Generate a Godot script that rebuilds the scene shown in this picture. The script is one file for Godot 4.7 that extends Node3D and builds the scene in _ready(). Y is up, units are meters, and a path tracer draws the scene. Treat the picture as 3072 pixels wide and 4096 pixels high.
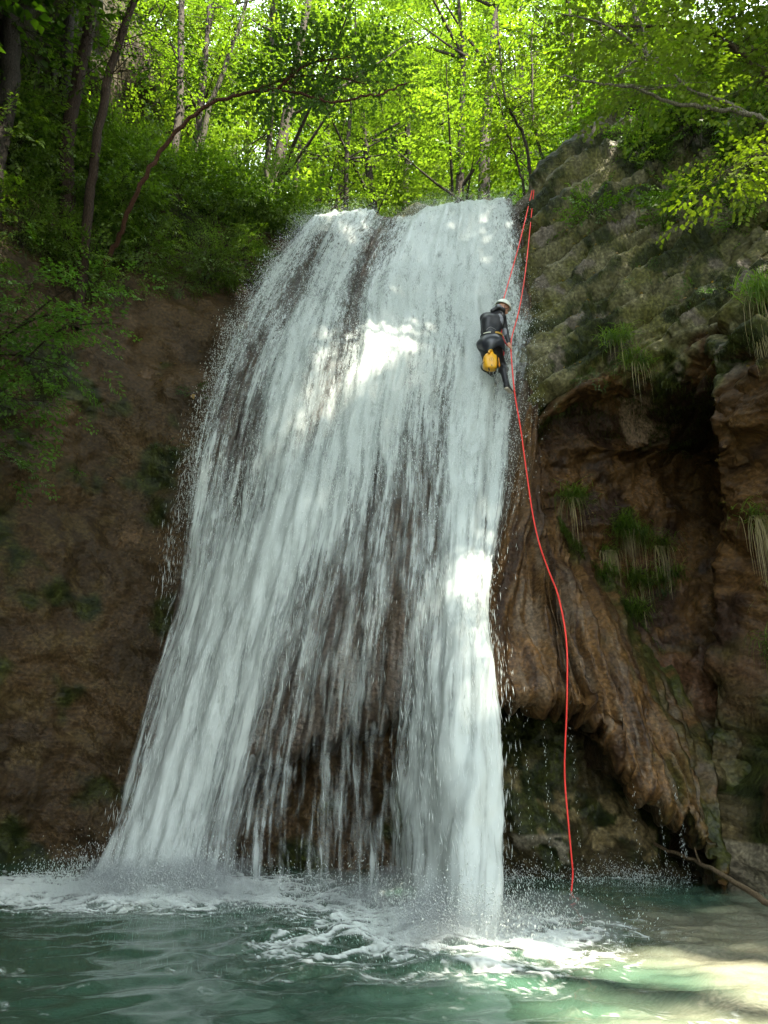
extends Node3D
# A canyon waterfall in a wood: rock, falling water, pool, trees and a person on a rope.

const SUN := Vector3(0.44, 0.80, 0.41)          # direction towards the sun
# Wanted sun spots in the gorge; leaves left out along their rays: x, y, z, radius
const GAPS := [[-0.1, 8.6, -11.55, 0.60], [0.5, 9.1, -11.7, 0.30], [1.15, 3.5, -9.0, 0.45], [1.12, 2.7, -8.6, 0.42], [1.05, 1.7, -8.1, -0.08],
	[0.85, 4.3, -9.2, 0.12], [0.85, 0.1, -7.3, -0.1], [2.4, 0.0, -5.2, 1.7], [3.2, 0.0, -5.4, 0.9], [2.9, 0.0, -4.2, 0.9], [1.8, 0.0, -5.5, 0.8], [2.6, 0.0, -6.0, 0.2], [4.3, 0.0, -3.2, 1.3], [5.0, 0.0, -1.0, 1.8], [6.5, 0.0, -3.0, 1.4], [3.4, 0.0, -1.6, 1.2], [5.0, 0.0, 2.0, 1.8],
	[0.7, 12.2, -13.5, 0.05], [-1.3, 12.6, -13.6, 0.12], [-3.6, 12.0, -13.9, 0.15], 
	[5.1, 8.7, -10.3, 0.16], [4.2, 13.2, -12.9, 0.1], [4.4, 8.8, -11.1, 0.12], [5.3, 7.4, -10.2, 0.12], [5.2, 13.8, -12.4, 0.45], [6.0, 13.0, -11.8, 0.1], [3.5, 9.15, -7.0, -0.25], [4.4, 9.0, -7.0, -0.25], [3.9, 7.7, -6.5, -0.2]]

var mats := {}
var taken := {}
var noise := {}

func rng(n: int) -> RandomNumberGenerator:
	var r := RandomNumberGenerator.new()
	r.seed = n
	return r

func make_noise(called: String, freq: float, octaves := 4, ridged := false, sd := 1) -> FastNoiseLite:
	var n := FastNoiseLite.new()
	n.noise_type = FastNoiseLite.TYPE_SIMPLEX_SMOOTH if called != "value" else FastNoiseLite.TYPE_VALUE
	n.frequency = freq
	n.seed = sd
	n.fractal_octaves = octaves
	n.fractal_type = FastNoiseLite.FRACTAL_RIDGED if ridged else FastNoiseLite.FRACTAL_FBM
	noise[called] = n
	return n

# ---------- naming, describing ----------
func numbered(called: String) -> String:
	if not taken.has(called):
		taken[called] = 0
		return called
	taken[called] += 1
	return "%s_%03d" % [called, taken[called]]

func tag(o: Node, label: String, category := "", group := "", kind := "") -> void:
	if label: o.set_meta("label", label)
	if category: o.set_meta("category", category)
	if group: o.set_meta("group", group)
	if kind: o.set_meta("kind", kind)

func base(called: String, where := Vector3.ZERO) -> Node3D:
	var o := Node3D.new()
	o.name = numbered(called)
	add_child(o)
	o.position = where
	return o

func put(called: String, mesh: Mesh, mat: Material, parent: Node = null) -> MeshInstance3D:
	var o := MeshInstance3D.new()
	o.mesh = mesh
	o.material_override = mat
	if parent == null:
		o.name = numbered(called)
		add_child(o)
	else:
		o.name = called
		parent.add_child(o, true)
	return o

func setting(called: String, mesh: Mesh, mat: Material, label: String) -> MeshInstance3D:
	var o := put(called, mesh, mat)
	tag(o, label, "", "", "structure")
	return o

# ---------- mesh building ----------
class Buf:
	var v := PackedVector3Array()
	var n := PackedVector3Array()
	var c := PackedColorArray()
	var u := PackedVector2Array()
	var i := PackedInt32Array()
	func mesh() -> ArrayMesh:
		var a := []
		a.resize(Mesh.ARRAY_MAX)
		a[Mesh.ARRAY_VERTEX] = v
		a[Mesh.ARRAY_NORMAL] = n
		if c.size() == v.size(): a[Mesh.ARRAY_COLOR] = c
		if u.size() == v.size(): a[Mesh.ARRAY_TEX_UV] = u
		a[Mesh.ARRAY_INDEX] = i
		var m := ArrayMesh.new()
		m.add_surface_from_arrays(Mesh.PRIMITIVE_TRIANGLES, a)
		return m
	func smooth() -> void:          # normals from the faces round each vertex
		n.resize(v.size())
		n.fill(Vector3.ZERO)
		for k in range(0, i.size(), 3):
			var a := i[k]; var b := i[k + 1]; var d := i[k + 2]
			var f := (v[d] - v[a]).cross(v[b] - v[a])
			n[a] += f; n[b] += f; n[d] += f
		for k in n.size(): n[k] = n[k].normalized()
	func tube(path: Array, radii: Array, sides := 6, col := Color.WHITE, capped := true) -> void:
		var up := Vector3(0.31, 0.2, 0.93)
		var b0 := v.size()
		for k in path.size():
			var p: Vector3 = path[k]
			var d: Vector3 = (path[mini(k + 1, path.size() - 1)] - path[maxi(k - 1, 0)]).normalized()
			if absf(d.dot(up)) > 0.93: up = Vector3(0.9, 0.1, 0.3)
			var x := d.cross(up).normalized()
			var y := x.cross(d)
			for s in sides:
				var t := TAU * s / sides
				var r := x * cos(t) + y * sin(t)
				v.append(p + r * float(radii[k])); n.append(r); c.append(col); u.append(Vector2(float(s) / sides, k))
		for k in path.size() - 1:
			for s in sides:
				var a := b0 + k * sides + s
				var b := b0 + k * sides + (s + 1) % sides
				i.append_array([a, b, a + sides, b, b + sides, a + sides])
		if capped:
			for e in 2:
				var first := b0 + (0 if e == 0 else (path.size() - 1) * sides)
				for s in range(1, sides - 1):
					if e == 1: i.append_array([first, first + s, first + s + 1])
					else: i.append_array([first, first + s + 1, first + s])

func spline(pts: Array, per := 6) -> Array:
	var out := []
	for k in pts.size() - 1:
		var a: Vector3 = pts[maxi(k - 1, 0)]
		var b: Vector3 = pts[k]
		var c: Vector3 = pts[k + 1]
		var d: Vector3 = pts[mini(k + 2, pts.size() - 1)]
		for j in per: out.append(b.cubic_interpolate(c, a, d, float(j) / per))
	out.append(pts[-1])
	return out

func taper(n: int, a: float, b: float, power := 1.0) -> Array:
	var out := []
	for k in n: out.append(lerpf(a, b, pow(float(k) / (n - 1), power)))
	return out

# A surface through a net of points (rows of columns), Catmull-Rom both ways.
class Net:
	var p: Array[PackedVector3Array] = []
	var cols: int
	var rows: int
	func _init(numbers: PackedFloat32Array, columns: int) -> void:
		cols = columns
		rows = numbers.size() / 3 / columns
		for r in rows:
			var row := PackedVector3Array()
			for k in cols:
				var at := (r * cols + k) * 3
				row.append(Vector3(numbers[at], numbers[at + 1], numbers[at + 2]))
			p.append(row)
	func line(v: float) -> PackedVector3Array:      # the net's columns at row position v
		var r := clampi(int(v), 0, rows - 2)
		var t := v - r
		var out := PackedVector3Array()
		for k in cols:
			out.append(p[r][k].cubic_interpolate(p[r + 1][k], p[maxi(r - 1, 0)][k], p[mini(r + 2, rows - 1)][k], t))
		return out
	func along(l: PackedVector3Array, u: float) -> Vector3:
		var k := clampi(int(u), 0, cols - 2)
		return l[k].cubic_interpolate(l[k + 1], l[maxi(k - 1, 0)], l[mini(k + 2, cols - 1)], u - k)
	func at(u: float, v: float) -> Vector3:
		return along(line(v), u)

# Sheet over a net; us and vs are the net positions of its grid lines. shape(p, n, u, v) -> new place; tint(p, n, u, v) -> colour
func sheet(net: Net, us: PackedFloat32Array, vs: PackedFloat32Array, shape: Callable, tint: Callable, side := 1.0) -> Buf:
	var b := Buf.new()
	var nu := us.size()
	var nv := vs.size()
	var raw := PackedVector3Array()
	raw.resize(nu * nv)
	for j in nv:
		var l := net.line(vs[j])
		for k in nu: raw[j * nu + k] = net.along(l, us[k])
	b.v.resize(nu * nv)
	b.c.resize(nu * nv)
	b.u.resize(nu * nv)
	var ns := PackedVector3Array()
	ns.resize(nu * nv)
	for j in nv:
		for k in nu:
			var q := j * nu + k
			var du := raw[j * nu + mini(k + 1, nu - 1)] - raw[j * nu + maxi(k - 1, 0)]
			var dv := raw[mini(j + 1, nv - 1) * nu + k] - raw[maxi(j - 1, 0) * nu + k]
			var n := du.cross(dv).normalized() * side
			ns[q] = n
			b.v[q] = shape.call(raw[q], n, us[k], vs[j])
			b.u[q] = Vector2(us[k], vs[j])
	for j in nv - 1:
		for k in nu - 1:
			var q := j * nu + k
			if side > 0.0: b.i.append_array([q, q + nu, q + 1, q + 1, q + nu, q + nu + 1])
			else: b.i.append_array([q, q + 1, q + nu, q + 1, q + nu + 1, q + nu])
	b.smooth()
	for q in nu * nv: b.c[q] = tint.call(b.v[q], b.n[q], us[q % nu], vs[q / nu])
	return b

func steps(from: float, to: float, count: int) -> PackedFloat32Array:
	var out := PackedFloat32Array()
	for k in count: out.append(lerpf(from, to, float(k) / (count - 1)))
	return out

func sm(a: float, b: float, x: float) -> float:
	return smoothstep(a, b, x)

# ---------- materials ----------
func mat(called: String, albedo: Color, rough := 0.8, vertex := false) -> StandardMaterial3D:
	var m := StandardMaterial3D.new()
	m.resource_name = called
	m.albedo_color = albedo.linear_to_srgb()
	m.roughness = rough
	m.cull_mode = BaseMaterial3D.CULL_DISABLED
	m.vertex_color_use_as_albedo = vertex
	mats[called] = m
	return m

func leaf_mat(called: String, glow := Color(0.9, 1.0, 0.38), rough := 0.42) -> StandardMaterial3D:
	var m := mat(called, Color.WHITE, rough, true)
	m.backlight_enabled = true
	m.backlight = glow
	return m

func grain_image(size: int, freq: float, octaves: int, lo: float, hi: float, sd: int, ridged := false) -> Image:
	var n := FastNoiseLite.new()
	n.seed = sd
	n.frequency = freq
	n.fractal_octaves = octaves
	n.fractal_type = FastNoiseLite.FRACTAL_RIDGED if ridged else FastNoiseLite.FRACTAL_FBM
	var im := n.get_seamless_image(size, size)
	im.convert(Image.FORMAT_L8)
	var d := im.get_data()
	for k in d.size(): d[k] = clampi(int(255.0 * lerpf(lo, hi, d[k] / 255.0)), 0, 255)
	return Image.create_from_data(size, size, false, Image.FORMAT_L8, d)

func rock_mat(called: String, rough: float, relief: float, scale := 0.8) -> StandardMaterial3D:
	var m := mat(called, Color.WHITE, rough, true)
	m.albedo_texture = mats.grain
	m.uv1_triplanar = true
	m.uv1_world_triplanar = true
	m.uv1_scale = Vector3.ONE * scale
	m.heightmap_enabled = true
	m.heightmap_texture = mats.relief
	m.heightmap_scale = relief
	m.metallic_specular = 0.35
	return m

# ---------- the scene ----------
func _ready() -> void:
	var cam := Camera3D.new()
	cam.name = "camera"
	add_child(cam)
	cam.position = Vector3(0, 1.5, 0)
	cam.rotation_degrees = Vector3(18.5, 0, 0)
	cam.fov = 69.43
	cam.far = 400.0
	var sky := ProceduralSkyMaterial.new()
	sky.sky_top_color = Color(0.85, 0.90, 0.93)
	sky.sky_horizon_color = Color(0.93, 0.95, 0.95)
	sky.sky_curve = 0.2
	sky.ground_bottom_color = Color(0.10, 0.12, 0.07)
	sky.ground_horizon_color = Color(0.30, 0.36, 0.22)
	sky.sun_angle_max = 2.0
	var e := Environment.new()
	e.background_mode = Environment.BG_SKY
	e.sky = Sky.new()
	e.sky.sky_material = sky
	e.tonemap_mode = Environment.TONE_MAPPER_LINEAR
	e.tonemap_exposure = 6.8
	e.volumetric_fog_enabled = true              # only the banks of spray at the foot of the falls
	e.volumetric_fog_density = 0.0
	e.sdfgi_enabled = true
	e.ssao_enabled = true
	e.ssil_enabled = true
	var we := WorldEnvironment.new()
	we.name = "world"
	we.environment = e
	add_child(we)
	var sun := DirectionalLight3D.new()
	sun.name = "sun"
	sun.light_energy = 1.6
	sun.light_color = Color(1.0, 0.96, 0.88)
	sun.light_angular_distance = 1.0
	sun.shadow_enabled = true
	add_child(sun)
	sun.look_at_from_position(SUN.normalized() * 40.0, Vector3.ZERO)

	make_noise("big", 0.22, 3, false, 11)
	make_noise("mid", 0.7, 4, false, 12)
	make_noise("fine", 2.6, 3, false, 13)
	make_noise("ridge", 0.55, 4, true, 14)
	make_noise("spot", 1.3, 4, false, 15)
	make_noise("flute", 1.0, 3, false, 16)
	mats.grain = ImageTexture.create_from_image(grain_image(512, 0.035, 5, 0.35, 1.0, 3))
	mats.relief = ImageTexture.create_from_image(grain_image(512, 0.022, 6, 0.0, 1.0, 4))
	rock_mat("rock", 0.62, 3.0)
	rock_mat("tufa", 0.5, 2.5, 0.9)
	var bk := rock_mat("bark", 0.9, 2.0, 2.0)
	bk.uv1_scale = Vector3(3.0, 0.7, 3.0)
	leaf_mat("leaf")

	build_rock()
	build_falls()
	build_pool()
	build_wood()
	build_canopy()
	build_plants()
	build_ropes()
	build_person()

# ---------- rock ----------
var cliff_net: Net
var apron_net: Net
var fall_net: Net
var cliff: Buf
var apron: Buf

func strata(p: Vector3) -> float:                # slanting ledges of the right-hand buttress
	var s: float = (-0.48 * p.x + 0.88 * p.y) * 2.0 + 0.55 * noise.big.get_noise_3dv(p * 1.6) + 0.15 * noise.mid.get_noise_3dv(p * 1.5)
	var f: float = s - floorf(s)
	return (sm(0.0, 0.75, f) - sm(0.78, 1.0, f)) - 0.5

func thin_beds(p: Vector3) -> float:
	var s: float = (-0.48 * p.x + 0.88 * p.y) * 5.2 + 0.5 * noise.mid.get_noise_3dv(p * 0.8)
	var f: float = s - floorf(s)
	return (sm(0.0, 0.8, f) - sm(0.82, 1.0, f)) - 0.5

func cliff_shape(p: Vector3, n: Vector3, _u: float, v: float) -> Vector3:
	var ledge := sm(1.5, 2.8, p.x) * sm(6.3, 7.2, p.y) * (1.0 - sm(13.0, 15.0, v))
	var d: float = 0.55 * noise.big.get_noise_3dv(p) + (0.34 - 0.18 * ledge - 0.12 * sm(0.0, -2.5, p.x)) * noise.mid.get_noise_3dv(p) + (0.10 - 0.05 * ledge - 0.05 * sm(0.0, -2.5, p.x)) * noise.fine.get_noise_3dv(p)
	d += (0.16 - 0.09 * sm(0.0, -2.5, p.x)) * (noise.ridge.get_noise_3dv(p * 1.3) - 0.3)
	if p.x > 1.5 and p.y > 5.5:
		var patchy: float = sm(-0.25, 0.3, noise.big.get_noise_3dv(p * 1.7 + Vector3(5, 0, 0)))
		d += ledge * (strata(p) * (0.24 + 0.22 * patchy) + thin_beds(p) * 0.10 * sm(0.1, -0.25, noise.mid.get_noise_3dv(p * 0.55 + Vector3(3, 1, 8))))
	if p.x < -1.5:
		var s: float = p.y * 1.1 + 0.25 * p.x + 1.2 * noise.big.get_noise_3dv(p * 1.5)
		var f: float = s - floorf(s)
		d += 0.10 * sm(-1.5, -3.0, p.x) * sm(-0.3, 0.3, noise.mid.get_noise_3dv(p * 0.5)) * (sm(0.0, 0.8, f) - sm(0.8, 1.0, f) - 0.4) * (1.0 - sm(12.0, 13.0, v))
	if v > 13.5: d *= 1.5
	return p + n * d

func mixc(a: Color, b: Color, t: float) -> Color:
	return a.lerp(b, clampf(t, 0.0, 1.0))

func cliff_tint(p: Vector3, n: Vector3, u: float, v: float) -> Color:
	var a: float = noise.mid.get_noise_3dv(p * 0.9)
	var b: float = noise.spot.get_noise_3dv(p)
	var f: float = noise.fine.get_noise_3dv(p * 1.7)
	var soil := Color(0.055, 0.04, 0.022)
	var moss := mixc(Color(0.022, 0.034, 0.007), Color(0.085, 0.098, 0.016), 0.5 + 1.2 * f)
	var c: Color
	if p.x < 0.3:                                # dark wet wall on the left
		c = mixc(Color(0.085, 0.053, 0.023), Color(0.165, 0.100, 0.040), 0.5 + 1.2 * a)
		var ochre := sm(-3.6, -5.2, p.x) * sm(0.08, 0.3, b + 0.4 * f) * sm(7.5, 6.0, p.y)
		c = mixc(c, Color(0.17, 0.115, 0.045), ochre * 0.8)
		c = mixc(c, moss, sm(0.1, 0.35, noise.mid.get_noise_3dv(p * 0.8 + Vector3(9, 3, 0))))
		if v > 11.0: c = mixc(c, soil, sm(11.0, 12.5, v))
	else:
		# buttress: pale lichened rock, olive moss in patches; below it bare brown tufa
		var lich := mixc(Color(0.20, 0.18, 0.08), Color(0.36, 0.33, 0.17), 0.5 + 1.3 * f)
		lich = mixc(lich, Color(0.21, 0.20, 0.055), sm(-0.1, 0.3, b))
		var m := sm(0.0, 0.12, a + 0.25 * f + 0.03)
		var up := mixc(lich, moss, m)
		up = mixc(up, Color(0.30, 0.25, 0.19), sm(0.34, 0.42, noise.spot.get_noise_3dv(p * 0.8 + Vector3(2, 7, 1))))
		var brown := mixc(Color(0.105, 0.052, 0.018), Color(0.205, 0.105, 0.032), 0.5 + 1.3 * b + 0.5 * f)
		brown = mixc(brown, Color(0.065, 0.034, 0.016), sm(0.0, 0.25, a))
		# pale fresh patches where a crust has broken off the roof of the hollow
		var q := Vector2((u - 12.45) * 0.8, (v - 6.95) * 0.6)
		var edge: float = q.length() - 0.34 - 0.5 * noise.mid.get_noise_3dv(p * 1.4 + Vector3(0, 4, 0))
		brown = mixc(brown, Color(0.42, 0.29, 0.19), sm(0.05, 0.0, edge))
		var wet := mixc(Color(0.10, 0.075, 0.030), moss * 0.9, sm(-0.15, 0.15, a))
		wet = mixc(wet, Color(0.34, 0.26, 0.12), sm(0.12, 0.3, b + 0.3 * f) * sm(1.9, 0.6, p.y))
		wet = mixc(wet, Color(0.17, 0.085, 0.04), sm(0.1, 0.4, noise.big.get_noise_3dv(p * 1.6)))
		c = mixc(wet, brown, sm(2.7, 3.6, p.y + 0.8 * a))
		var brink := lerpf(7.0, 8.15, sm(2.5, 3.6, p.x)) + 0.6 * sm(4.7, 5.2, p.x)
		c = mixc(c, up, sm(brink - 0.2, brink + 0.2, v + 0.7 * a + 0.2 * f))
		c = mixc(c, mixc(soil, Color(0.16, 0.13, 0.09), sm(0.2, 0.4, f)), sm(11.8, 12.4, v))
		if p.y < 0.55 and p.z > -10.6: c = mixc(c, Color(0.30, 0.26, 0.18), 0.8)
	if v > 14.0: c = mixc(c, Color(0.09, 0.075, 0.035), sm(0.0, 0.2, f))
	return c

func apron_shape(p: Vector3, n: Vector3, u: float, v: float) -> Vector3:
	var long := Vector3(u * 1.9, v * 0.10, p.z * 0.12)
	var d: float = 0.26 * noise.flute.get_noise_3dv(long) + 0.12 * noise.flute.get_noise_3dv(long * 2.7) + 0.05 * noise.flute.get_noise_3dv(Vector3(u * 13.0, v * 0.35, 0))
	d += 0.12 * noise.mid.get_noise_3dv(p * 1.1) + 0.035 * noise.fine.get_noise_3dv(p * 1.3)
	if u > 6.3: d += 0.10 * (noise.ridge.get_noise_3dv(Vector3(u * 1.6, v * 0.16, 3.0)) - 0.2)
	var drop := 0.0
	if v > 6.5 and v < 12.0: drop = 0.22 * noise.flute.get_noise_2d(u * 3.1, 4.0) * sm(6.5, 9.5, v)
	return p + n * d * (0.55 if u < 6.0 else 1.0) + Vector3(0, drop, 0)

func apron_tint(p: Vector3, n: Vector3, u: float, v: float) -> Color:
	var long := Vector3(u * 2.4, v * 0.16, 5.0)
	var a: float = noise.flute.get_noise_3dv(long)
	var b: float = noise.spot.get_noise_3dv(p)
	var f: float = noise.fine.get_noise_3dv(p * 1.7)
	var thread: float = noise.flute.get_noise_3dv(Vector3(u * 11.0, v * 0.35, 9.0))
	var c := mixc(Color(0.12, 0.063, 0.024), Color(0.26, 0.140, 0.050), 0.5 + 1.2 * a + 0.6 * f)
	c = mixc(c, Color(0.32, 0.26, 0.19), sm(0.12, 0.4, thread + 0.5 * b) * 0.4)
	c = mixc(c, Color(0.055, 0.030, 0.018), sm(0.1, 0.35, -thread - 0.3 * a) * 0.8)
	if u > 7.6:
		var moss := mixc(Color(0.040, 0.050, 0.012), Color(0.10, 0.10, 0.022), 0.5 + f)
		c = mixc(c, moss, sm(9.6, 11.6, u + 1.6 * a + 1.2 * b + 1.6 * sm(4.0, 1.0, v)) * sm(-0.25, 0.1, b + 0.2))
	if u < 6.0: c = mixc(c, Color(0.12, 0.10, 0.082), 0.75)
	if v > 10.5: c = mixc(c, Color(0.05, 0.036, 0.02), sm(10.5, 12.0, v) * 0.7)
	return c

func build_rock() -> void:  # left end of the cliff juts in, unseen: spur added to shade the wall
	cliff_net = Net.new(PackedFloat32Array([-10.01,-1.6,17.5,-5.71,-1.68,-5,-7.01,-1.6,-10.5,-6.25,-1.6,-12,-5.01,-1.6,-12.6,-3.75,-1.6,-12.5,-2.44,-1.6,-12.1,-1.22,-1.6,-11.8,0.23,-1.6,-11.5,1.32,-1.6,-11.2,1.97,-1.6,-11,2.51,-1.6,-11,3.19,-1.6,-11,3.9,-1.6,-11.1,4.46,-1.6,-10.8,4.72,-1.6,-10,4.97,-1.6,-8.5,15.97,-0.8,11.5,
	-10.01,0.15,17.5,-5.71,0.16,-5,-7.01,0.15,-10.5,-6.25,-0.05,-12,-5.01,-0.12,-12.6,-3.75,-0.11,-12.5,-2.44,-0.06,-12.1,-1.22,-0.02,-11.8,0.23,0.02,-11.5,1.32,0.06,-11.2,1.97,0.08,-11,2.51,0.08,-11,3.19,0.08,-11,3.9,0.07,-11.1,4.46,0.11,-10.8,4.72,0.21,-10,4.97,0.4,-8.5,15.97,0.2,11.5,
	-10.12,1.49,17.8,-5.76,1.56,-4.7,-7.12,1.49,-10.2,-6.36,1.49,-11.7,-5.2,1.49,-12.5,-3.98,1.49,-12.7,-2.59,1.49,-12.3,-1.29,1.49,-12,0.24,1.49,-11.6,1.39,1.49,-11.3,2.06,1.49,-11,2.62,1.49,-11,3.36,1.49,-11.1,4.11,1.49,-11.2,4.74,1.49,-11,5.12,1.49,-10.4,5.37,1.49,-8.8,16.37,0.74,11.2,
	-10.13,2.73,18.2,-5.77,2.87,-4.3,-7.13,2.73,-9.8,-6.35,2.91,-11.2,-5.29,3.04,-12.2,-4.14,3.1,-12.7,-2.74,3.07,-12.5,-1.38,3.05,-12.3,0.26,3.02,-12.1,1.53,3,-11.9,2.26,2.96,-11.6,2.89,2.96,-11.6,3.76,3,-11.9,4.55,3,-11.9,5.17,2.95,-11.5,5.55,2.86,-10.8,5.73,2.63,-9,16.73,1.31,11,
	-10.14,3.98,18.6,-5.77,4.18,-3.9,-7.14,3.98,-9.4,-6.4,4.35,-10.8,-5.38,4.64,-11.9,-4.29,4.83,-12.6,-2.89,4.83,-12.6,-1.48,4.83,-12.6,0.28,4.83,-12.6,1.69,4.83,-12.6,2.55,4.8,-12.5,3.27,4.83,-12.6,4.22,4.88,-12.8,5.11,4.88,-12.8,5.77,4.75,-12.3,5.9,4.4,-11,5.98,3.88,-9,16.98,1.94,11,
	-10.18,4.75,18.8,-5.79,4.99,-3.7,-7.18,4.75,-9.2,-6.45,5.24,-10.6,-5.49,5.66,-11.8,-4.41,5.94,-12.6,-2.99,5.98,-12.7,-1.52,5.94,-12.6,0.29,5.94,-12.6,1.74,5.94,-12.6,2.6,5.87,-12.4,3.36,5.94,-12.6,4.37,6.05,-12.9,5.38,6.12,-13.1,6.07,5.94,-12.6,5.95,5.31,-10.8,6.01,4.6,-8.8,17.01,2.3,11.2,
	-10.19,5.38,19,-5.79,5.65,-3.5,-7.19,5.38,-9,-6.47,5.98,-10.4,-5.57,6.54,-11.7,-4.51,6.93,-12.6,-3.08,7.01,-12.8,-1.57,6.97,-12.7,0.3,6.97,-12.7,1.78,6.93,-12.6,2.57,6.67,-12,3.36,6.8,-12.3,4.47,7.05,-12.9,5.54,7.18,-13.2,6.17,6.88,-12.5,5.75,5.89,-10.2,6.01,5.2,-8.6,17.01,2.6,11.4,
	-10.23,5.84,19.1,-5.82,6.13,-3.4,-7.23,5.84,-8.9,-6.52,6.52,-10.3,-5.61,7.15,-11.6,-4.59,7.64,-12.6,-3.16,7.79,-12.9,-1.62,7.79,-12.9,0.31,7.79,-12.9,1.79,7.59,-12.5,2.55,7.2,-11.7,3.25,7.2,-11.7,4.3,7.44,-12.2,5.38,7.64,-12.6,5.77,7.1,-11.5,5.56,6.23,-9.7,5.97,5.59,-8.4,16.97,2.79,11.6,
	-10.25,6.23,19.2,-5.83,6.54,-3.3,-7.25,6.23,-8.8,-6.55,6.98,-10.2,-5.64,7.68,-11.5,-4.65,8.27,-12.6,-3.23,8.49,-13,-1.68,8.59,-13.2,0.32,8.59,-13.2,1.83,8.27,-12.6,2.59,7.79,-11.7,3.18,7.57,-11.3,4.04,7.57,-11.3,4.85,7.52,-11.2,5.29,7.09,-10.4,5.41,6.5,-9.3,5.91,5.91,-8.2,16.91,2.96,11.8,
	-10.44,7.07,19.2,-5.92,7.42,-3.3,-7.44,7.07,-8.8,-6.73,7.96,-10.2,-5.79,8.78,-11.5,-4.82,9.54,-12.7,-3.37,9.86,-13.2,-1.78,10.11,-13.6,0.34,10.11,-13.6,1.97,9.86,-13.2,2.77,9.22,-12.2,3.33,8.78,-11.5,4.07,8.53,-11.1,4.76,8.27,-10.7,5.23,7.83,-10,5.49,7.32,-9.2,6.07,6.69,-8.2,17.07,3.35,11.8,
	-10.72,7.95,19.1,-6.06,8.35,-3.4,-7.72,7.95,-8.9,-6.9,8.89,-10.2,-5.99,9.91,-11.6,-4.98,10.78,-12.8,-3.53,11.28,-13.5,-1.9,11.79,-14.2,0.36,11.79,-14.2,2.11,11.5,-13.8,2.98,10.78,-12.8,3.59,10.27,-12.1,4.36,9.91,-11.6,5.06,9.54,-11.1,5.57,9.04,-10.4,5.88,8.46,-9.6,6.45,7.66,-8.5,17.45,3.83,11.5,
	-10.97,8.71,19,-6.19,9.15,-3.5,-7.97,8.71,-9,-7.11,9.75,-10.3,-6.17,10.88,-11.7,-5.16,11.92,-13,-3.74,12.72,-14,-2,13.2,-14.6,0.38,13.28,-14.7,2.25,13.04,-14.4,3.18,12.24,-13.4,3.87,11.76,-12.8,4.69,11.28,-12.2,5.45,10.88,-11.7,5.96,10.23,-10.9,6.31,9.59,-10.1,6.89,8.63,-8.9,17.89,4.32,11.1,
	-12.06,11.6,18.4,-6.73,12.18,-4.1,-9.06,11.6,-9.6,-7.82,12.15,-10.8,-6.67,13.01,-12.2,-5.54,13.76,-13.6,-3.95,14.01,-14.6,-2.09,14.04,-15.2,0.41,14.49,-15.6,2.38,14.29,-15,3.39,13.75,-14,4.25,14.38,-13.5,5.33,14.93,-13.1,6.28,14.98,-12.6,6.96,14.49,-11.8,7.49,14.07,-11,8.29,13.38,-9.6,19.29,6.69,10.4,
	-12.33,14.2,15.9,-6.87,14.91,-6.6,-9.33,14.2,-12.1,-8.05,14.55,-13.3,-6.87,15.21,-14.7,-5.71,15.56,-16.1,-4.07,15.21,-17.1,-2.15,14.14,-17.7,0.42,14.39,-18.1,2.45,14.19,-17.5,3.49,14.55,-16.5,4.38,16.18,-16,5.49,17.13,-15.6,6.47,17.38,-15.1,7.17,17.09,-14.3,7.71,16.87,-13.5,8.54,16.38,-12.1,19.54,8.19,7.9,
	-13.15,18.6,9.4,-7.28,19.53,-13.1,-10.15,18.6,-18.6,-8.76,18.65,-19.8,-7.47,19.01,-21.2,-6.2,19.26,-22.6,-4.42,18.51,-23.6,-2.34,17.04,-24.2,0.46,17.09,-24.6,2.67,16.89,-24,3.8,17.55,-23,4.76,18.88,-22.5,5.97,20.93,-22.1,7.03,21.98,-21.6,7.8,21.99,-20.8,8.39,22.07,-20,9.28,21.88,-18.6,20.28,10.94,1.4,
	-16.59,28.6,-3.6,-9,30.03,-26.1,-13.59,28.6,-31.6,-11.73,28.15,-32.8,-10,29.01,-34.2,-8.31,28.76,-35.6,-5.93,28.01,-36.6,-3.13,27.04,-37.2,0.61,26.49,-37.6,3.57,26.29,-37,5.08,26.75,-36,6.38,28.38,-35.5,8,26.93,-35.1,9.42,28.98,-34.6,10.44,29.49,-33.8,11.23,30.07,-33,12.43,30.38,-31.6,23.43,15.19,-11.6,
	-30.18,51.6,-41.6,-15.79,54.18,-64.1,-27.18,51.6,-69.6,-23.46,52.15,-70.8,-20.01,53.01,-72.2,-16.62,53.76,-73.6,-11.85,54.01,-74.6,-6.27,52.04,-75.2,1.23,52.49,-75.6,7.14,52.29,-75,10.17,51.75,-74,12.75,54.38,-73.5,15.99,54.93,-73.1,18.84,54.98,-72.6,20.88,54.49,-71.8,22.47,56.07,-71,24.87,57.38,-69.6,35.87,28.69,-49.6]), 18)
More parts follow.
